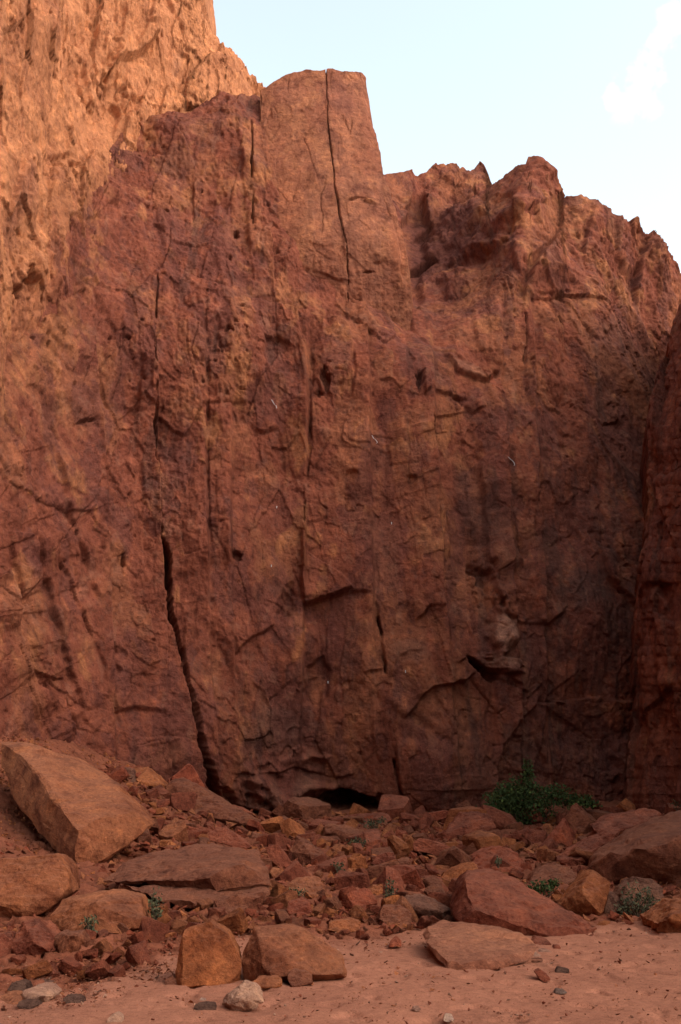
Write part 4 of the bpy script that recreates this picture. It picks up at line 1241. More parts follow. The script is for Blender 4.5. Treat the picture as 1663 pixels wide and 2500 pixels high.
B('reddish wedge stone resting on the rear rim of the stepped slab', 'red', 19.0, auto=False, pts=[(508, 2036), (523, 2020), (551, 2021), (594, 2047), (617, 2074), (590, 2070), (513, 2050)], thick=0.5)
B('dark brown wedge boulder under the foot of the long open crack', 'brown', 25.2, [(398, 1936), (416, 1902), (441, 1896), (505, 1930), (541, 1962), (588, 2000), (640, 2006), (600, 2030), (560, 2022), (480, 2016), (440, 2004)], 1.6, ridge=[(541, 1968, .2), (470, 1990, -.1), (585, 2005, -.2)], rough=.6)
B('small blocky boulder behind the leaning slab, orange front', 'orange', 26.6, [(318, 1884), (330, 1874), (361, 1873), (382, 1891), (405, 1916), (393, 1943), (338, 1934), (332, 1905)], 1.0, ridge=[(337, 1907, -.1), (395, 1918, .0)])
B('grey sided block wedged left of the orange blocky boulder', 'grey', 27.2, [(250, 1884), (266, 1875), (304, 1873), (326, 1878), (332, 1925), (300, 1915), (270, 1905)], .9)
B('small rough block perched against the cliff above the talus', 'brown', 29.0, [(318, 1852), (330, 1840), (344, 1846), (352, 1875), (322, 1873)], .5, name='rock', cat='rock')
B('broad sloping slab boulder in front of the stepped slab', 'tan', 14.5, [(111, 2240), (154, 2196), (232, 2186), (279, 2171), (343, 2196), (361, 2225), (369, 2258), (296, 2277), (214, 2290), (150, 2290)], 1.0, ridge=[(235, 2200, .1), (300, 2268, -.12), (180, 2280, -.1)], rough=.55, slope=.75)
B('tilted slab with a shadowed base below the square tan boulder', 'red', 13.2, [(16, 2345), (21, 2300), (57, 2252), (86, 2246), (110, 2270), (128, 2298), (129, 2330), (89, 2338), (40, 2340)], .7, ridge=[(90, 2300, -.1)])
B('brown block left of the dusty sprig on the sand edge', 'brown', 13.2, [(132, 2290), (142, 2278), (193, 2276), (206, 2304), (188, 2336), (138, 2334)], .5, ridge=[(190, 2286, -.05)])
B('narrow rock sliver cut by the picture edge under the tan boulder', 'red', 13.6, [(-40, 2290), (10, 2280), (24, 2296), (14, 2345), (-40, 2350)], .5, name='rock', cat='rock')
# middle foreground pair
B('upright orange boulder with a flat square face on the sand', 'orange', 11.8, [(428, 2410), (431, 2351), (442, 2275), (482, 2245), (511, 2241), (554, 2276), (582, 2323), (588, 2346), (586, 2402), (520, 2404)], .62,
  ridge=[(446, 2404, -.10), (448, 2285, .12), (524, 2290, .10), (530, 2396, -.06)], rough=.5, slope=.45, sink=.02)
B('wide tan boulder on the sand, right of the upright orange one', 'tan', 12.1, [(589, 2352), (594, 2316), (621, 2260), (686, 2259), (743, 2267), (771, 2290), (836, 2326), (851, 2386), (800, 2386), (764, 2386), (690, 2398), (614, 2402), (594, 2396)], .75,
  ridge=[(634, 2292, .12), (646, 2382, -.14), (770, 2374, -.1), (838, 2372, -.02)], rough=.5, slope=.6, sink=.02)
B('low flat block under the left end of the wide tan boulder', 'orange', 11.55, [(612, 2402), (629, 2388), (680, 2384), (690, 2392), (688, 2412), (640, 2416)], .35)
B('small square block leaning against the wide tan boulder', 'brown', 11.5, [(704, 2380), (716, 2366), (752, 2372), (762, 2384), (763, 2402), (708, 2410)], .3)
B('small dark stone tucked left of the upright orange boulder', 'brown', 12.1, [(402, 2404), (405, 2390), (420, 2384), (432, 2392), (430, 2411)], .25, name='rock', cat='rock')
B('pale rounded pinkish rock alone on the sand near the bottom', 'pale', 9.7, [(539, 2462), (543, 2444), (564, 2423), (593, 2402), (621, 2408), (633, 2420), (640, 2445), (614, 2466), (575, 2470)], .33, ridge=[(575, 2440, -.08), (612, 2442, -.06)], wear=1.05, rough=1.1, name='rock', cat='rock')
B('dark grey stone beside the pale rock on the sand', 'black', 9.75, [(470, 2466), (478, 2452), (505, 2450), (526, 2455), (528, 2466), (480, 2470)], .16, name='rock', cat='rock')
B('tiny pale pebble behind the dark grey stone', 'white', 9.95, [(482, 2450), (488, 2438), (502, 2440), (506, 2450)], .08, name='pebble', cat='pebble')
# bottom-left cluster
B('charcoal dark rock in the cluster at lower left', 'black', 10.6, [(14, 2424), (22, 2405), (43, 2396), (62, 2402), (66, 2420), (30, 2428)], .25, name='rock', cat='rock')
B('thin dark stone behind the pale flat rock at lower left', 'dark', 10.9, [(82, 2406), (88, 2394), (124, 2400), (128, 2410)], .2, name='rock', cat='rock')
B('pale flat topped rock in the cluster at lower left', 'pale', 10.2, [(52, 2442), (58, 2420), (80, 2411), (122, 2412), (136, 2432), (110, 2450), (70, 2452)], .35, ridge=[(105, 2430, -.06)], name='rock', cat='rock')
B('tan stone touching the left picture edge near the bottom', 'tan', 10.0, [(-20, 2440), (10, 2426), (40, 2428), (54, 2444), (36, 2454), (-20, 2456)], .3, name='rock', cat='rock')
B('dark stone under the pale flat rock at lower left', 'dark', 9.9, [(40, 2458), (48, 2446), (86, 2444), (94, 2456), (70, 2464)], .2, name='rock', cat='rock')
B('dark rectangular stone lying right of the lower left cluster', 'dark', 9.95, [(150, 2440), (160, 2432), (200, 2436), (203, 2452), (158, 2452)], .2, name='rock', cat='rock')
B('pale stone cut by the bottom picture edge at left', 'pale', 8.7, [(258, 2500), (266, 2480), (282, 2474), (296, 2484), (298, 2502)], .15, name='pebble', cat='pebble')
# half buried slab, big boulder and neighbours
B('half buried sandy slab with a dark broken left edge', 'dust', 13.3, [(1039, 2290), (1051, 2272), (1085, 2290), (1129, 2266), (1220, 2270), (1275, 2280), (1316, 2308), (1290, 2335), (1221, 2364), (1150, 2372), (1095, 2366), (1070, 2340)], 1.5,
  ridge=[(1085, 2300, .6), (1100, 2352, -.05)], rough=.45, slope=.9, sink=.03)
B('largest mottled boulder between sand and rubble, right of centre', 'red', 15.0,
  [(1099, 2212), (1115, 2152), (1130, 2135), (1148, 2122), (1222, 2120), (1257, 2135), (1281, 2150), (1307, 2186), (1333, 2203), (1399, 2216), (1440, 2238), (1465, 2258), (1455, 2280), (1362, 2288), (1226, 2278), (1160, 2276), (1112, 2242)], 1.7,
  ridge=[(1132, 2140, .55), (1142, 2180, .25), (1158, 2212, .05), (1173, 2244, -.12), (1228, 2274, -.2), (1330, 2240, .05)], rough=.6, slope=.7, sink=.04)
B('small dark triangular block at the foot of the largest mottled boulder', 'red', 14.5, [(1160, 2274), (1172, 2250), (1205, 2244), (1228, 2272), (1200, 2280)], .3, name='rock', cat='rock')
B('grey brown block with a black undercut left of the mottled boulder', 'grey', 15.6, [(985, 2197), (995, 2189), (1038, 2190), (1075, 2205), (1096, 2219), (1103, 2238), (1096, 2258), (1059, 2254), (1008, 2236)], .8, ridge=[(1000, 2215, -.05), (1092, 2230, -.05), (1060, 2222, -.05)])
B('rounded brown rock left of the black undercut block', 'brown', 14.9, [(918, 2240), (935, 2214), (975, 2210), (1000, 2225), (1012, 2250), (995, 2266), (940, 2268)], .6)
B('bright orange tilted block among dark rocks at right', 'orange', 16.9, [(1372, 2212), (1412, 2173), (1448, 2123), (1493, 2160), (1484, 2184), (1471, 2238), (1438, 2242), (1400, 2228)], .8, ridge=[(1414, 2176, -.1), (1440, 2202, -.18), (1468, 2234, -.15)], rough=.6)
B('grey block touching the right side of the orange tilted block', 'grey', 17.2, [(1476, 2235), (1484, 2184), (1500, 2178), (1521, 2200), (1512, 2220), (1494, 2236)], .5)
B('massive dark fronted boulder at the right picture edge', 'brown', 18.8,
  [(1440, 2118, .9), (1454, 2090, 1.2), (1517, 2054, 1.9), (1588, 2014, 2.9), (1663, 1988, 3.6), (1790, 1990, 3.4), (1820, 2100, .6), (1790, 2160, .3), (1663, 2150, .2), (1608, 2164, .2), (1543, 2152, .3), (1480, 2160, .5)], 1.2,
  ridge=[(1494, 2080, .4), (1526, 2072, .1), (1608, 2075, -.15), (1660, 2048, .1), (1760, 2050, .1)], rough=.6)
B('long thin slab lying on the massive dark fronted boulder, its tip left', 'red', 20.6, auto=False, pts=[(1358, 2104), (1360, 2092), (1412, 2062), (1503, 2022), (1521, 2034), (1458, 2064), (1451, 2094), (1399, 2120)], thick=.7, slope=1.2, ridge=[(1400, 2104, -.1), (1455, 2072, .3)])
B('shadowed slab end under the long thin slab', 'brown', 19.3, [(1292, 2162), (1307, 2134), (1359, 2108), (1399, 2121), (1413, 2150), (1400, 2172), (1340, 2172)], .9, slope=1.0)
B('upper flat slab with a black gap below, right of the bush', 'red', 24.0, auto=False, pts=[(1444, 2014), (1497, 1990), (1585, 1976), (1620, 1985), (1588, 2008), (1520, 2026), (1454, 2038)], thick=1.0, slope=1.1)
B('square brown block right below the green bush', 'brown', 29.0, [(1336, 1975), (1345, 1967), (1382, 1966), (1388, 1998), (1376, 2008), (1342, 2006)], .8, slope=.3)
B('wedge block leaning right of the square brown block', 'brown', 28.4, [(1386, 1990), (1394, 1976), (1412, 1988), (1423, 2006), (1404, 2018), (1384, 2008)], .6)
B('thick slab sloping down left of the green bush', 'red', 30.5, [(1078, 2052), (1090, 2030), (1125, 1984), (1165, 1982), (1200, 1994), (1207, 2020), (1150, 2040), (1112, 2056)], 1.2, slope=.9, ridge=[(1130, 2020, .1)])
B('barrel shaped block in the rubble below the green bush', 'brown', 26.8, [(1181, 2040), (1184, 2030), (1225, 2028), (1228, 2056), (1212, 2070), (1184, 2066)], .6)
B('dull red boulder behind the largest mottled boulder', 'rust', 18.4, [(1146, 2120), (1160, 2090), (1200, 2072), (1222, 2066), (1262, 2076), (1288, 2110), (1284, 2140), (1200, 2140)], 1.1, slope=.7)
B('flat slab at the mouth of the low black cave', 'red', 30.5, [(828, 2004), (838, 1994), (894, 1984), (945, 1986), (955, 2004), (935, 2012), (880, 2022), (836, 2022)], 1.2, slope=.9)
B('long brown block below the low black cave', 'brown', 25.6, [(790, 2044), (792, 2012), (841, 2011), (890, 2028), (928, 2044), (880, 2060), (834, 2060)], .9, ridge=[(793, 2024, -.05)])
B('orange sided prism stone left of the long brown cave block', 'orange', 25.2, [(754, 2044), (770, 2026), (784, 2011), (794, 2024), (788, 2052), (770, 2054)], .5, ridge=[(776, 2030, -.1)])
B('steep two toned wedge boulder in the middle rubble', 'brown', 20.8, [(711, 2080), (724, 2042), (738, 2048), (762, 2082), (806, 2094), (800, 2120), (760, 2118), (720, 2100)], .7, ridge=[(758, 2085, -.1), (764, 2112, -.15)])
B('slanting slab lying left of the two toned wedge boulder', 'red', 20.3, [(650, 2072), (658, 2062), (678, 2062), (720, 2116), (702, 2128), (662, 2100)], .4)
B('tan block just right of the stepped slab boulder', 'tan', 18.2, [(655, 2132), (662, 2120), (680, 2120), (706, 2150), (696, 2160), (668, 2154)], .4)
B('broad tan rock behind the small green tuft, mid rubble', 'tan', 16.8, [(690, 2170), (722, 2144), (774, 2143), (788, 2170), (803, 2196), (770, 2206), (715, 2196)], .7, slope=.9)
B('dark red rock left of the middle rubble gap', 'rust', 15.4, [(703, 2236), (705, 2202), (735, 2194), (757, 2208), (762, 2240), (730, 2246)], .5)
B('low tan block at the sand edge behind the wide boulder', 'orange', 14.3, [(800, 2276), (802, 2252), (860, 2244), (882, 2250), (880, 2272), (830, 2280)], .45)
B('orange rock cut by the right picture edge above the sand', 'orange', 14.6, [(1602, 2250), (1640, 2214), (1665, 2200), (1740, 2210), (1750, 2280), (1640, 2284), (1606, 2272)], .9, ridge=[(1640, 2240, -.1)])
B('dark rounded boulder behind the dusty right shrub', 'grey', 16.4, [(1510, 2200), (1524, 2170), (1558, 2143), (1600, 2152), (1618, 2170), (1620, 2220), (1560, 2236), (1516, 2228)], .8)
B('red slab tilting between the cave and the middle rubble', 'red', 22.5, [(905, 2110), (925, 2085), (960, 2080), (968, 2112), (940, 2124)], .5)
B('dark block face in the middle of the rubble slope', 'brown', 23.0, [(965, 2112), (972, 2100), (998, 2094), (1012, 2128), (985, 2136), (968, 2130)], .5, ridge=[(1000, 2104, -.05)])
B('pale topped flat stone in the centre of the rubble', 'tan', 24.0, [(1050, 2110), (1062, 2096), (1092, 2096), (1106, 2108), (1096, 2122), (1066, 2128)], .6, slope=1.1)
B('triangular orange slab edge left of the grey brown block', 'orange', 17.4, [(876, 2190), (910, 2160), (948, 2158), (950, 2172), (905, 2200), (880, 2206)], .6)
# bits lying on the open sand at the right
B('reddish shard standing on the sand right of the buried slab', 'red', 11.6, [(1306, 2372), (1318, 2366), (1334, 2376), (1346, 2392), (1330, 2398), (1316, 2390)], .15, name='rock', cat='rock')
B('black flat stone on the sand right of the reddish shard', 'black', 12.0, [(1356, 2374), (1364, 2360), (1376, 2364), (1390, 2366), (1390, 2376), (1364, 2378)], .15, name='rock', cat='rock')
B('bluish grey flat stone lying on the open sand', 'bluegrey', 10.75, [(1353, 2424), (1360, 2414), (1380, 2418), (1388, 2424), (1370, 2428)], .12, name='pebble', cat='pebble')
B('upper pale layered stone beside the buried slab', 'pale', 13.0, [(1316, 2326), (1322, 2319), (1346, 2322), (1349, 2331), (1320, 2334)], .25, name='rock', cat='rock')
B('lower pale layered stone beside the buried slab', 'pale', 12.7, [(1290, 2336), (1296, 2328), (1316, 2327), (1322, 2334), (1312, 2340)], .25, name='rock', cat='rock')
B('thin brown stone below the pale layered stones', 'brown', 12.5, [(1296, 2348), (1300, 2342), (1326, 2341), (1328, 2347)], .18, name='rock', cat='rock')
B('small bright red stone at the sand edge', 'rust', 13.4, [(1351, 2318), (1355, 2308), (1366, 2307), (1371, 2316), (1360, 2321)], .15, name='pebble', cat='pebble')
B('dark red flake above the pale layered stones', 'red', 13.8, [(1296, 2304), (1310, 2288), (1334, 2292), (1350, 2306), (1320, 2312)], .3, name='rock', cat='rock')
B('pale square pebble on the sand at the bottom', 'white', 8.85, [(1083, 2492), (1086, 2478), (1104, 2477), (1110, 2490), (1096, 2496)], .09, name='pebble', cat='pebble')
B('pinkish pebble near the bottom, left of the pale square one', 'pale', 9.3, [(1005, 2466), (1010, 2458), (1024, 2458), (1028, 2466), (1014, 2470)], .08, name='pebble', cat='pebble')
B('dark red pointed stone left of the buried slab', 'rust', 14.3, [(948, 2312), (956, 2296), (970, 2288), (980, 2298), (980, 2314)], .22, name='rock', cat='rock')

# ------------------------------------------------------------------ countable rubble
prot = []
FLAT = []
for k in range(26):
    rr = random.Random(900 + k)
    flat = rr.choice((0.32, 0.45, 0.6, 0.8))
    FLAT.append(flat < 0.5)
    pts = []
    asp = rr.uniform(.55, .95)
    for i in range(8):
        c = [(i & 1) - .5, (i >> 1 & 1) - .5, (i >> 2 & 1) - .5]
        q = [c[0] * rr.uniform(.62, 1.0), c[1] * rr.uniform(.62, 1.0), c[2] * rr.uniform(.5, 1.0)]
        pts.append((q[0], q[1] * asp, q[2] * flat))
    pts.append((rr.uniform(-.5, .5), rr.uniform(-.4, .4) * asp, .55 * flat))
    prot.append(stone_mesh('rock', pts, 0.11, 300 + k, 0.75, 0.25, smooth=False))

ZONES = [  # label, group, category, px box polygon test, count, size range px
    ('angular red rock in the rubble slope below the cave', 'rocks of the middle rubble', (620, 1995, 1150, 2265), 140, (28, 105)),
    ('broken rock on the rubble slope below the bush', 'rocks below the bush', (1100, 2000, 1500, 2150), 46, (28, 95)),
    ('angular block on the talus beside the leaning slab', 'rocks beside the leaning slab', (255, 1900, 620, 2075), 52, (24, 66)),
    ('rock filling the gaps below the long stepped slab', 'rocks below the stepped slab', (20, 2215, 640, 2390), 62, (22, 62)),
    ('rock scattered at the right foot of the cliff', 'rocks at the right cliff foot', (1400, 1965, 1663, 2060), 20, (26, 70)),
    ('stone lying along the upper sand edge', 'stones along the sand edge', (640, 2255, 1040, 2310), 22, (14, 34)),
]
rs = random.Random(5)
ANCHORS = [(520, 2130, 'stepped slab boulder'), (190, 1960, 'leaning slab'), (1270, 2200, 'mottled boulder'), (838, 2000, 'low black cave'), (1290, 1960, 'green bush'), (760, 2085, 'two toned wedge boulder'), (1430, 2180, 'orange tilted block'),
           (1580, 2080, 'massive dark fronted boulder'), (500, 2330, 'upright orange boulder'), (720, 2330, 'wide tan boulder'), (240, 2230, 'broad sloping slab'), (60, 2170, 'square tan boulder'), (490, 1950, 'long open crack'), (860, 2040, 'long brown cave block'),
           (1080, 2112, 'pale topped flat stone'), (1045, 2222, 'black undercut block'), (745, 2170, 'broad tan rock'), (1205, 2050, 'barrel shaped block'), (1170, 2330, 'half buried slab'), (930, 2100, 'red tilting slab'), (1220, 2100, 'dull red boulder'),
           (360, 1905, 'orange blocky boulder'), (730, 2220, 'dark red rock'), (1530, 2000, 'upper flat slab')]


def rubble_label(px, py, s, tint, flat):
    ax, ay, what = min(ANCHORS, key=lambda a: (a[0] - px) ** 2 + ((a[1] - py) * 2.0) ** 2)
    dx, dy = px - ax, (py - ay) * 2.0
    side = ('right of' if dx > 0 else 'left of') if abs(dx) > abs(dy) else ('in front of' if dy > 0 else 'behind')
    near = 'just' if math.hypot(dx, dy) < 90 else 'further'
    if side in ('in front of', 'behind'):
        near = 'close' if near == 'just' else 'some way'
    size = 'large' if s > 55 else 'mid sized' if s > 38 else 'small' if s > 28 else 'tiny'
    return f"{size} {'flat' if flat else 'chunky'} {tint} rubble rock {near} {side} the {what}"


placed = []
for label, group, (x0, y0, x1, y1), n, (s0, s1) in ZONES:
    done = tries = 0
    while done < n and tries < n * 40:
        tries += 1
        px, py = rs.uniform(x0, x1), rs.uniform(y0, y1)
        s = s0 + (s1 - s0) * rs.random() ** 1.7
        if any(a - 4 < px < c + 4 and b + (d - b) * .3 - 6 < py < d + 2 for a, b, c, d in AUTH):
            if rs.random() < 0.8:
                continue
        if any((px - q[0]) ** 2 + ((py - q[1]) * 1.6) ** 2 < (0.62 * (s + q[2]) / 2) ** 2 for q in placed):
            continue
        P_, ok = on_ground(px, py)
        if not ok[0] or P_[0][1] > 36.5:
            continue
        if rubble_mask(np.array([px]), np.array([py]))[0] < 0.3:
            continue
        p = P_[0]
        placed.append((px, py, s))
        shp = rs.randrange(len(prot))
        o = link('rock', prot[shp])
        w = s * p[1] / FOC * 1.25
        o.location = (p[0], p[1], p[2] + 0.14 * w)
        o.scale = (w, w * rs.uniform(.8, 1.2), w * rs.uniform(.8, 1.15))
        o.rotation_euler = (rs.gauss(0, .45), rs.gauss(0, .45), rs.uniform(0, 6.28))
        tname = rs.choice(('red', 'red', 'red', 'brown', 'orange', 'rust', 'tan'))
        tcol = np.array(TINT[tname]) * rs.uniform(.85, 1.15)
        o.color = (*tcol, 1)
        props(o, rubble_label(px, py, s, {'rust': 'dark red', 'brown': 'brown'}.get(tname, tname), FLAT[shp]), 'rock', group)
        done += 1


byl = {}
for o in COL.objects:
    if o.name.startswith('rock') and 'rubble rock' in o.get('label', ''):
        byl.setdefault(o['label'], []).append(o)
for lab, os_ in byl.items():
    if len(os_) > 1:
        os_.sort(key=lambda o: o.location.x / o.location.y)
        names = {2: ('leftmost', 'rightmost'), 3: ('leftmost', 'middle', 'rightmost'), 4: ('leftmost', 'second', 'third', 'rightmost')}.get(len(os_))
        for i, o in enumerate(os_):
            if names:
                o['label'] = names[i] + ' ' + lab


# ------------------------------------------------------------------ small chips: too many to count
def chip_field(name, label, N_, boxes, smin, smax, power, tints, seed, mask=None, lift=0.18, zs=1.0):
    r = np.random.default_rng(seed)
    shapes = []
    for k in range(10):
        bm = bmesh.new()
        q = random.Random(seed * 31 + k)
        fl = q.uniform(.3, .85)
        vs_ = [bm.verts.new((q.uniform(-.5, .5), q.uniform(-.5, .5), q.uniform(-.5, .5) * fl)) for _ in range(9)]
        r_ = bmesh.ops.convex_hull(bm, input=vs_)
        junk = list({v for v in r_['geom_interior'] + r_['geom_unused'] if isinstance(v, bmesh.types.BMVert) and v.is_valid})
        if junk:
            bmesh.ops.delete(bm, geom=junk, context='VERTS')
        bmesh.ops.triangulate(bm, faces=bm.faces[:])
        bm.verts.index_update()
        shapes.append((np.array([v.co[:] for v in bm.verts]), np.array([[v.index for v in f.verts] for f in bm.faces])))
        bm.free()
    VV, FF, CC = [], [], []
    off = 0
    for (x0, y0, x1, y1, share) in boxes:
        n = int(N_ * share)
        px, py = r.uniform(x0, x1, n), r.uniform(y0, y1, n)
        P_, ok = on_ground(px, py)
        ok &= P_[:, 1] < 37
        if mask is not None:
            ok &= r.random(n) < mask(px, py)
        P_, px = P_[ok], px[ok]
        s = smin + (smax - smin) * r.random(len(P_)) ** power
        for i in range(len(P_)):
            V, F = shapes[r.integers(10)]
            w = s[i] * P_[i, 1] / FOC
            a, b, c = r.uniform(0, 6.28), r.normal(0, .4), r.normal(0, .4)
            ca, sa = math.cos(a), math.sin(a)
            q = V * w * np.array([1, 1, zs])
            q = np.stack([q[:, 0] + b * q[:, 2], q[:, 1] + c * q[:, 2], q[:, 2] - b * q[:, 0] - c * q[:, 1]], -1)
            q = np.stack([ca * q[:, 0] - sa * q[:, 1], sa * q[:, 0] + ca * q[:, 1], q[:, 2]], -1)
            VV.append(q + P_[i] + np.array([0, 0, lift * w])); FF.append(F + off); off += len(V)
            CC.append(np.broadcast_to(np.array(TINT[tints[r.integers(len(tints))]]) * r.uniform(.8, 1.2), V.shape))
    o = link(name, raw_mesh(name, np.concatenate(VV), np.concatenate(FF), CLIFF, np.concatenate(CC), smooth=False))
    props(o, label, None, None, 'stuff')


rub = ('red', 'red', 'brown', 'orange', 'rust', 'tan')
chip_field('rubble', 'small broken chips of red rock filling the rubble slope', 9000,
           [(600, 1990, 1180, 2275, .46), (1100, 1995, 1663, 2260, .22), (230, 1880, 620, 2090, .14), (0, 2060, 640, 2350, .18)], 6, 32, 2.2, rub, 3, rubble_mask)
chip_field('scree', 'fine scree on the talus at the foot of the left wall', 4200, [(0, 1790, 420, 1930, .8), (0, 1950, 120, 2110, .2)], 4, 13, 2.4, ('red', 'brown', 'orange', 'tan'), 7)
def near_rubble(px, py):
    m = rubble_mask(px, py - 50)
    return np.clip(0.16 + 0.5 * m + 0.55 * sstep(0.0, 0.5, perlin(px * 0.012, py * 0.03, 4.1)), 0, 1)


chip_field('gravel', 'scattered grit and small pebbles on the sand', 14000, [(0, 2270, 1663, 2500, .8), (0, 2330, 420, 2460, .2)], 1.6, 13, 4.6, ('dust', 'dust', 'red', 'tan', 'pale', 'dust', 'brown', 'tan', 'grey', 'red'), 9, near_rubble, 0.03, 0.6)


# ------------------------------------------------------------------ plants
def shrub(name, label, px, py, lobes, nleaf, leaf, mat, seed, cat='bush', y=None, group=None):
    """lobes: (dx px, dy px, rx px, ry px) as seen; real depth about their width"""
    r = np.random.default_rng(seed)
    if y is None:
        base, ok = on_ground(px, py)
        base = base[0]
    else:
        base = ray_y(px, py, y)
    k = base[1] / FOC
    root = bpy.data.objects.new(name, None)
    COL.objects.link(root)
    root.location = base
    props(root, label, cat, group)
    area = np.array([l[2] * l[3] for l in lobes], float)
    LV, SV, SF = [], [], []
    off = 0
    for (dx, dy, rx, ry), sh in zip(lobes, area / area.sum()):
        c = np.array([dx * k, 0.0, -dy * k])
        R = np.array([rx * k, 0.8 * (rx + ry) / 2 * k, ry * k])
        n = int(nleaf * sh)
        d = r.normal(size=(n, 3)); d /= np.linalg.norm(d, axis=1)[:, None]
        rad = r.random(n) ** 0.45
        nz = perlin(d[:, 0] * 2.2 + seed, d[:, 1] * 2.2, d[:, 2] * 2.2 + dx)
        q = c + d * R * (rad * (1.0 + 0.55 * nz))[:, None]
        q[:, 2] = np.maximum(q[:, 2], -0.05 + 0.1 * r.random(n))
        LV.append(q)
        for _ in range(max(2, int(6 * sh * len(lobes)))):
            e = c + (r.random(3) - .5) * R * 1.5
            e[2] = max(e[2], .03)
            s0 = np.array([c[0] * .5 * r.random(), 0, -0.05])
            m = (s0 + e) / 2 + r.normal(size=3) * 0.06 * R.max()
            th = 0.012 * max(1, R.max())
            for a, b, t0, t1 in ((s0, m, th, th * .7), (m, e, th * .7, th * .3)):
                ring = [(1, 0), (-.5, .87), (-.5, -.87)]
                for p_, t_ in ((a, t0), (b, t1)):
                    for (u, v) in ring:
                        SV.append(p_ + np.array([u * t_, v * t_, 0]))
                for j in range(3):
                    j2 = (j + 1) % 3
                    SF.append([off + j, off + j2, off + 3 + j2, off + 3 + j])
                off += 6
    Q = np.concatenate(LV)
    n = len(Q)
    ln = leaf * r.uniform(.6, 1.4, n)
    t = r.normal(size=(n, 3)); t[:, 2] += .3; t /= np.linalg.norm(t, axis=1)[:, None]
    w = np.cross(t, r.normal(size=(n, 3))); w /= np.linalg.norm(w, axis=1)[:, None]
    nn = np.cross(t, w)
    a = Q - t * ln[:, None] * .5; b = Q + t * ln[:, None] * .5
    m1_ = Q + w * ln[:, None] * .24 + nn * ln[:, None] * .06; m2_ = Q - w * ln[:, None] * .24 + nn * ln[:, None] * .06
    V = np.stack([a, m1_, b, m2_], 1).reshape(-1, 3)
    F = np.arange(n * 4).reshape(n, 4)
    link('foliage', raw_mesh('foliage', V, F, mat, smooth=False), root)
    link('stem', raw_mesh('stem', np.array(SV), np.array(SF), TWIG), root)
    return root


shrub('bush', 'dense dark green bush sprawling at the foot of the cliff', 1290, 2010, [(-60, -38, 54, 34), (-20, -66, 52, 40), (4, -112, 16, 38), (10, -30, 48, 32), (60, -62, 52, 28), (115, -50, 46, 18), (-85, -22, 30, 16), (-40, -56, 56, 38), (-5, -2, 30, 16), (145, -44, 26, 12)], 6400, 0.10, LEAF, 2, y=31.5)
shrub('shrub', 'dusty green shrub in front of the dark rounded boulder at right', 1560, 2240, [(0, -40, 40, 38), (-30, -20, 30, 24), (25, -30, 30, 30), (-40, -8, 22, 12)], 520, 0.055, LEAF_PALE, 3, y=15.4)
shrub('shrub', 'dark weedy tuft in the gap right of the mottled boulder', 1325, 2185, [(0, -18, 34, 16), (-25, -8, 18, 10), (28, -26, 18, 10)], 420, 0.055, LEAF, 4, y=16.8)
shrub('shrub', 'small grey green sprig against the broad sloping slab', 378, 2255, [(0, -40, 18, 34), (4, -15, 14, 18)], 300, 0.045, LEAF_PALE, 5, y=14.2)
shrub('shrub', 'wispy dusty sprig in front of the broad sloping slab', 222, 2292, [(0, -30, 16, 26), (-14, -40, 14, 14), (6, -10, 10, 12)], 130, 0.045, LEAF_PALE, 6, y=13.3)
shrub('grass_tuft', 'little green tuft in front of the broad tan rock', 727, 2200, [(0, -16, 22, 18)], 160, 0.05, LEAF_PALE, 7, 'plant', y=16.2)
shrub('grass_tuft', 'sparse green tuft left of the grey brown block', 955, 2200, [(0, -25, 20, 26), (-8, -8, 14, 10)], 170, 0.05, LEAF_PALE, 8, 'plant', y=16.6)
shrub('grass_tuft', 'thin green tuft under the long brown cave block', 872, 2070, [(0, -10, 26, 14)], 200, 0.06, LEAF_PALE, 9, 'plant', y=25.0)
shrub('grass_tuft', 'thin green tuft beside the cave mouth slab', 908, 2026, [(0, -14, 24, 12), (22, -22, 16, 9)], 180, 0.07, LEAF_PALE, 10, 'plant', y=29.8)
shrub('grass_tuft', 'faint tuft right of the two toned wedge boulder', 828, 2140, [(0, -18, 18, 22)], 90, 0.05, LEAF_PALE, 11, 'plant', y=19.5)
shrub('grass_tuft', 'tiny tuft on top of the dull red boulder', 1216, 2112, [(0, -8, 9, 12)], 60, 0.045, LEAF_PALE, 12, 'plant', y=17.9)
shrub('grass_tuft', 'tiny tuft at the dark foot of the mottled boulder', 1194, 2276, [(0, -10, 9, 12)], 45, 0.04, LEAF_PALE, 13, 'plant', y=14.1)
shrub('grass_tuft', 'grey tuft at the base of the dark wall at right edge', 1652, 1975, [(0, -10, 14, 12)], 60, 0.06, LEAF_PALE, 14, 'plant', y=30.5)


# ------------------------------------------------------------------ climbing gear left on the wall
dg = bpy.context.evaluated_depsgraph_get()
_origin = Vector((0, 0, CAMZ))


def wall_hit(px, py):
    d = cdir(px, py)
    ok, loc, nrm_, _i, ob, _m = scene.ray_cast(dg, _origin + d * 22, d)
    return loc, nrm_, ok


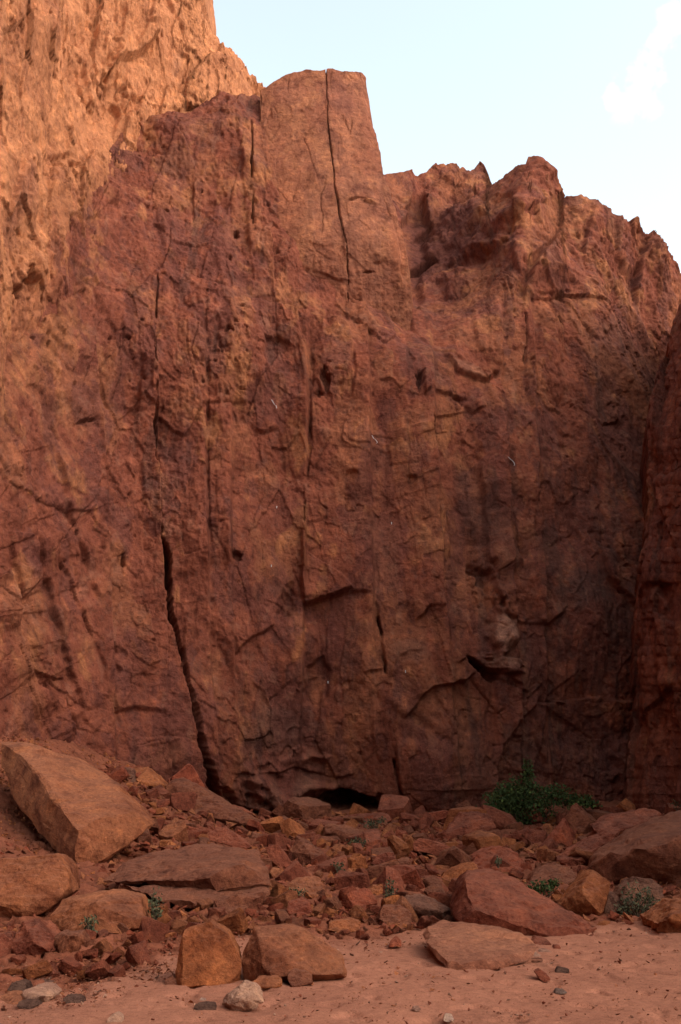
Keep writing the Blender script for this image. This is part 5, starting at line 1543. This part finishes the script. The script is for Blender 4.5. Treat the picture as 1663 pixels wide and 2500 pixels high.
def sling(px, py, pts, label):
    loc, nrm_, ok = wall_hit(px, py)
    if not ok:
        return
    k = loc.y / FOC
    V, F = [], []
    p3 = [Vector((dx * k, -0.05, -dy * k)) for dx, dy in pts]
    p3 = [p3[0]] + [x for a, b in zip(p3[:-1], p3[1:]) for x in ((a + b) / 2 + Vector((0.008, 0, 0)), b)]
    for i, p in enumerate(p3):
        w = 0.011
        for (u, v) in ((1, 0), (0, .5), (-1, 0), (0, -.5)):
            V.append((p.x + u * w, p.y + v * w, p.z))
        if i:
            o_ = (i - 1) * 4
            for j in range(4):
                F.append([o_ + j, o_ + (j + 1) % 4, o_ + 4 + (j + 1) % 4, o_ + 4 + j])
    o = link('climbing_sling', raw_mesh('climbing_sling', np.array(V), np.array(F), CORD))
    o.location = loc
    props(o, label, 'sling')


sling(663, 977, [(0, 0), (4, 6), (8, 14), (12, 16), (14, 24)], 'pale climbing sling hanging on the wall, leftmost of three')
sling(908, 1064, [(0, 0), (4, 8), (10, 12), (14, 20), (10, 22)], 'pale climbing sling hanging on the wall, middle one of three')
sling(1240, 1116, [(0, 0), (5, 6), (12, 12), (16, 20), (14, 24)], 'pale climbing sling hanging on the wall, rightmost of three')
for (px, py, lab) in ((676, 1237, 'tiny steel bolt hanger left of the centre line crack'), (663, 1380, 'tiny steel bolt hanger above the dark pocket left of centre'), (801, 1664, 'tiny steel bolt hanger beside the orange scar'), (990, 1638, 'tiny steel bolt hanger left of the big roof'),
                      (956, 1276, 'tiny steel bolt hanger in the red panel')):
    loc, nrm_, ok = wall_hit(px, py)
    if ok:
        bm = bmesh.new()
        bmesh.ops.create_cone(bm, cap_ends=True, segments=8, radius1=0.018, radius2=0.014, depth=0.03)
        bmesh.ops.rotate(bm, verts=bm.verts, cent=(0, 0, 0), matrix=__import__('mathutils').Matrix.Rotation(math.pi / 2, 3, 'X'))
        g_ = bmesh.ops.create_cube(bm, size=1.0)
        bmesh.ops.scale(bm, verts=g_['verts'], vec=(.022, .01, .045))
        bmesh.ops.translate(bm, verts=g_['verts'], vec=(0, -.01, -.045))
        me = bpy.data.meshes.new('bolt_hanger'); bm.to_mesh(me); bm.free(); me.materials.append(STEEL)
        o = link('bolt_hanger', me)
        o.location = loc + Vector((0, -0.02, 0))
        props(o, lab, 'bolt hanger')
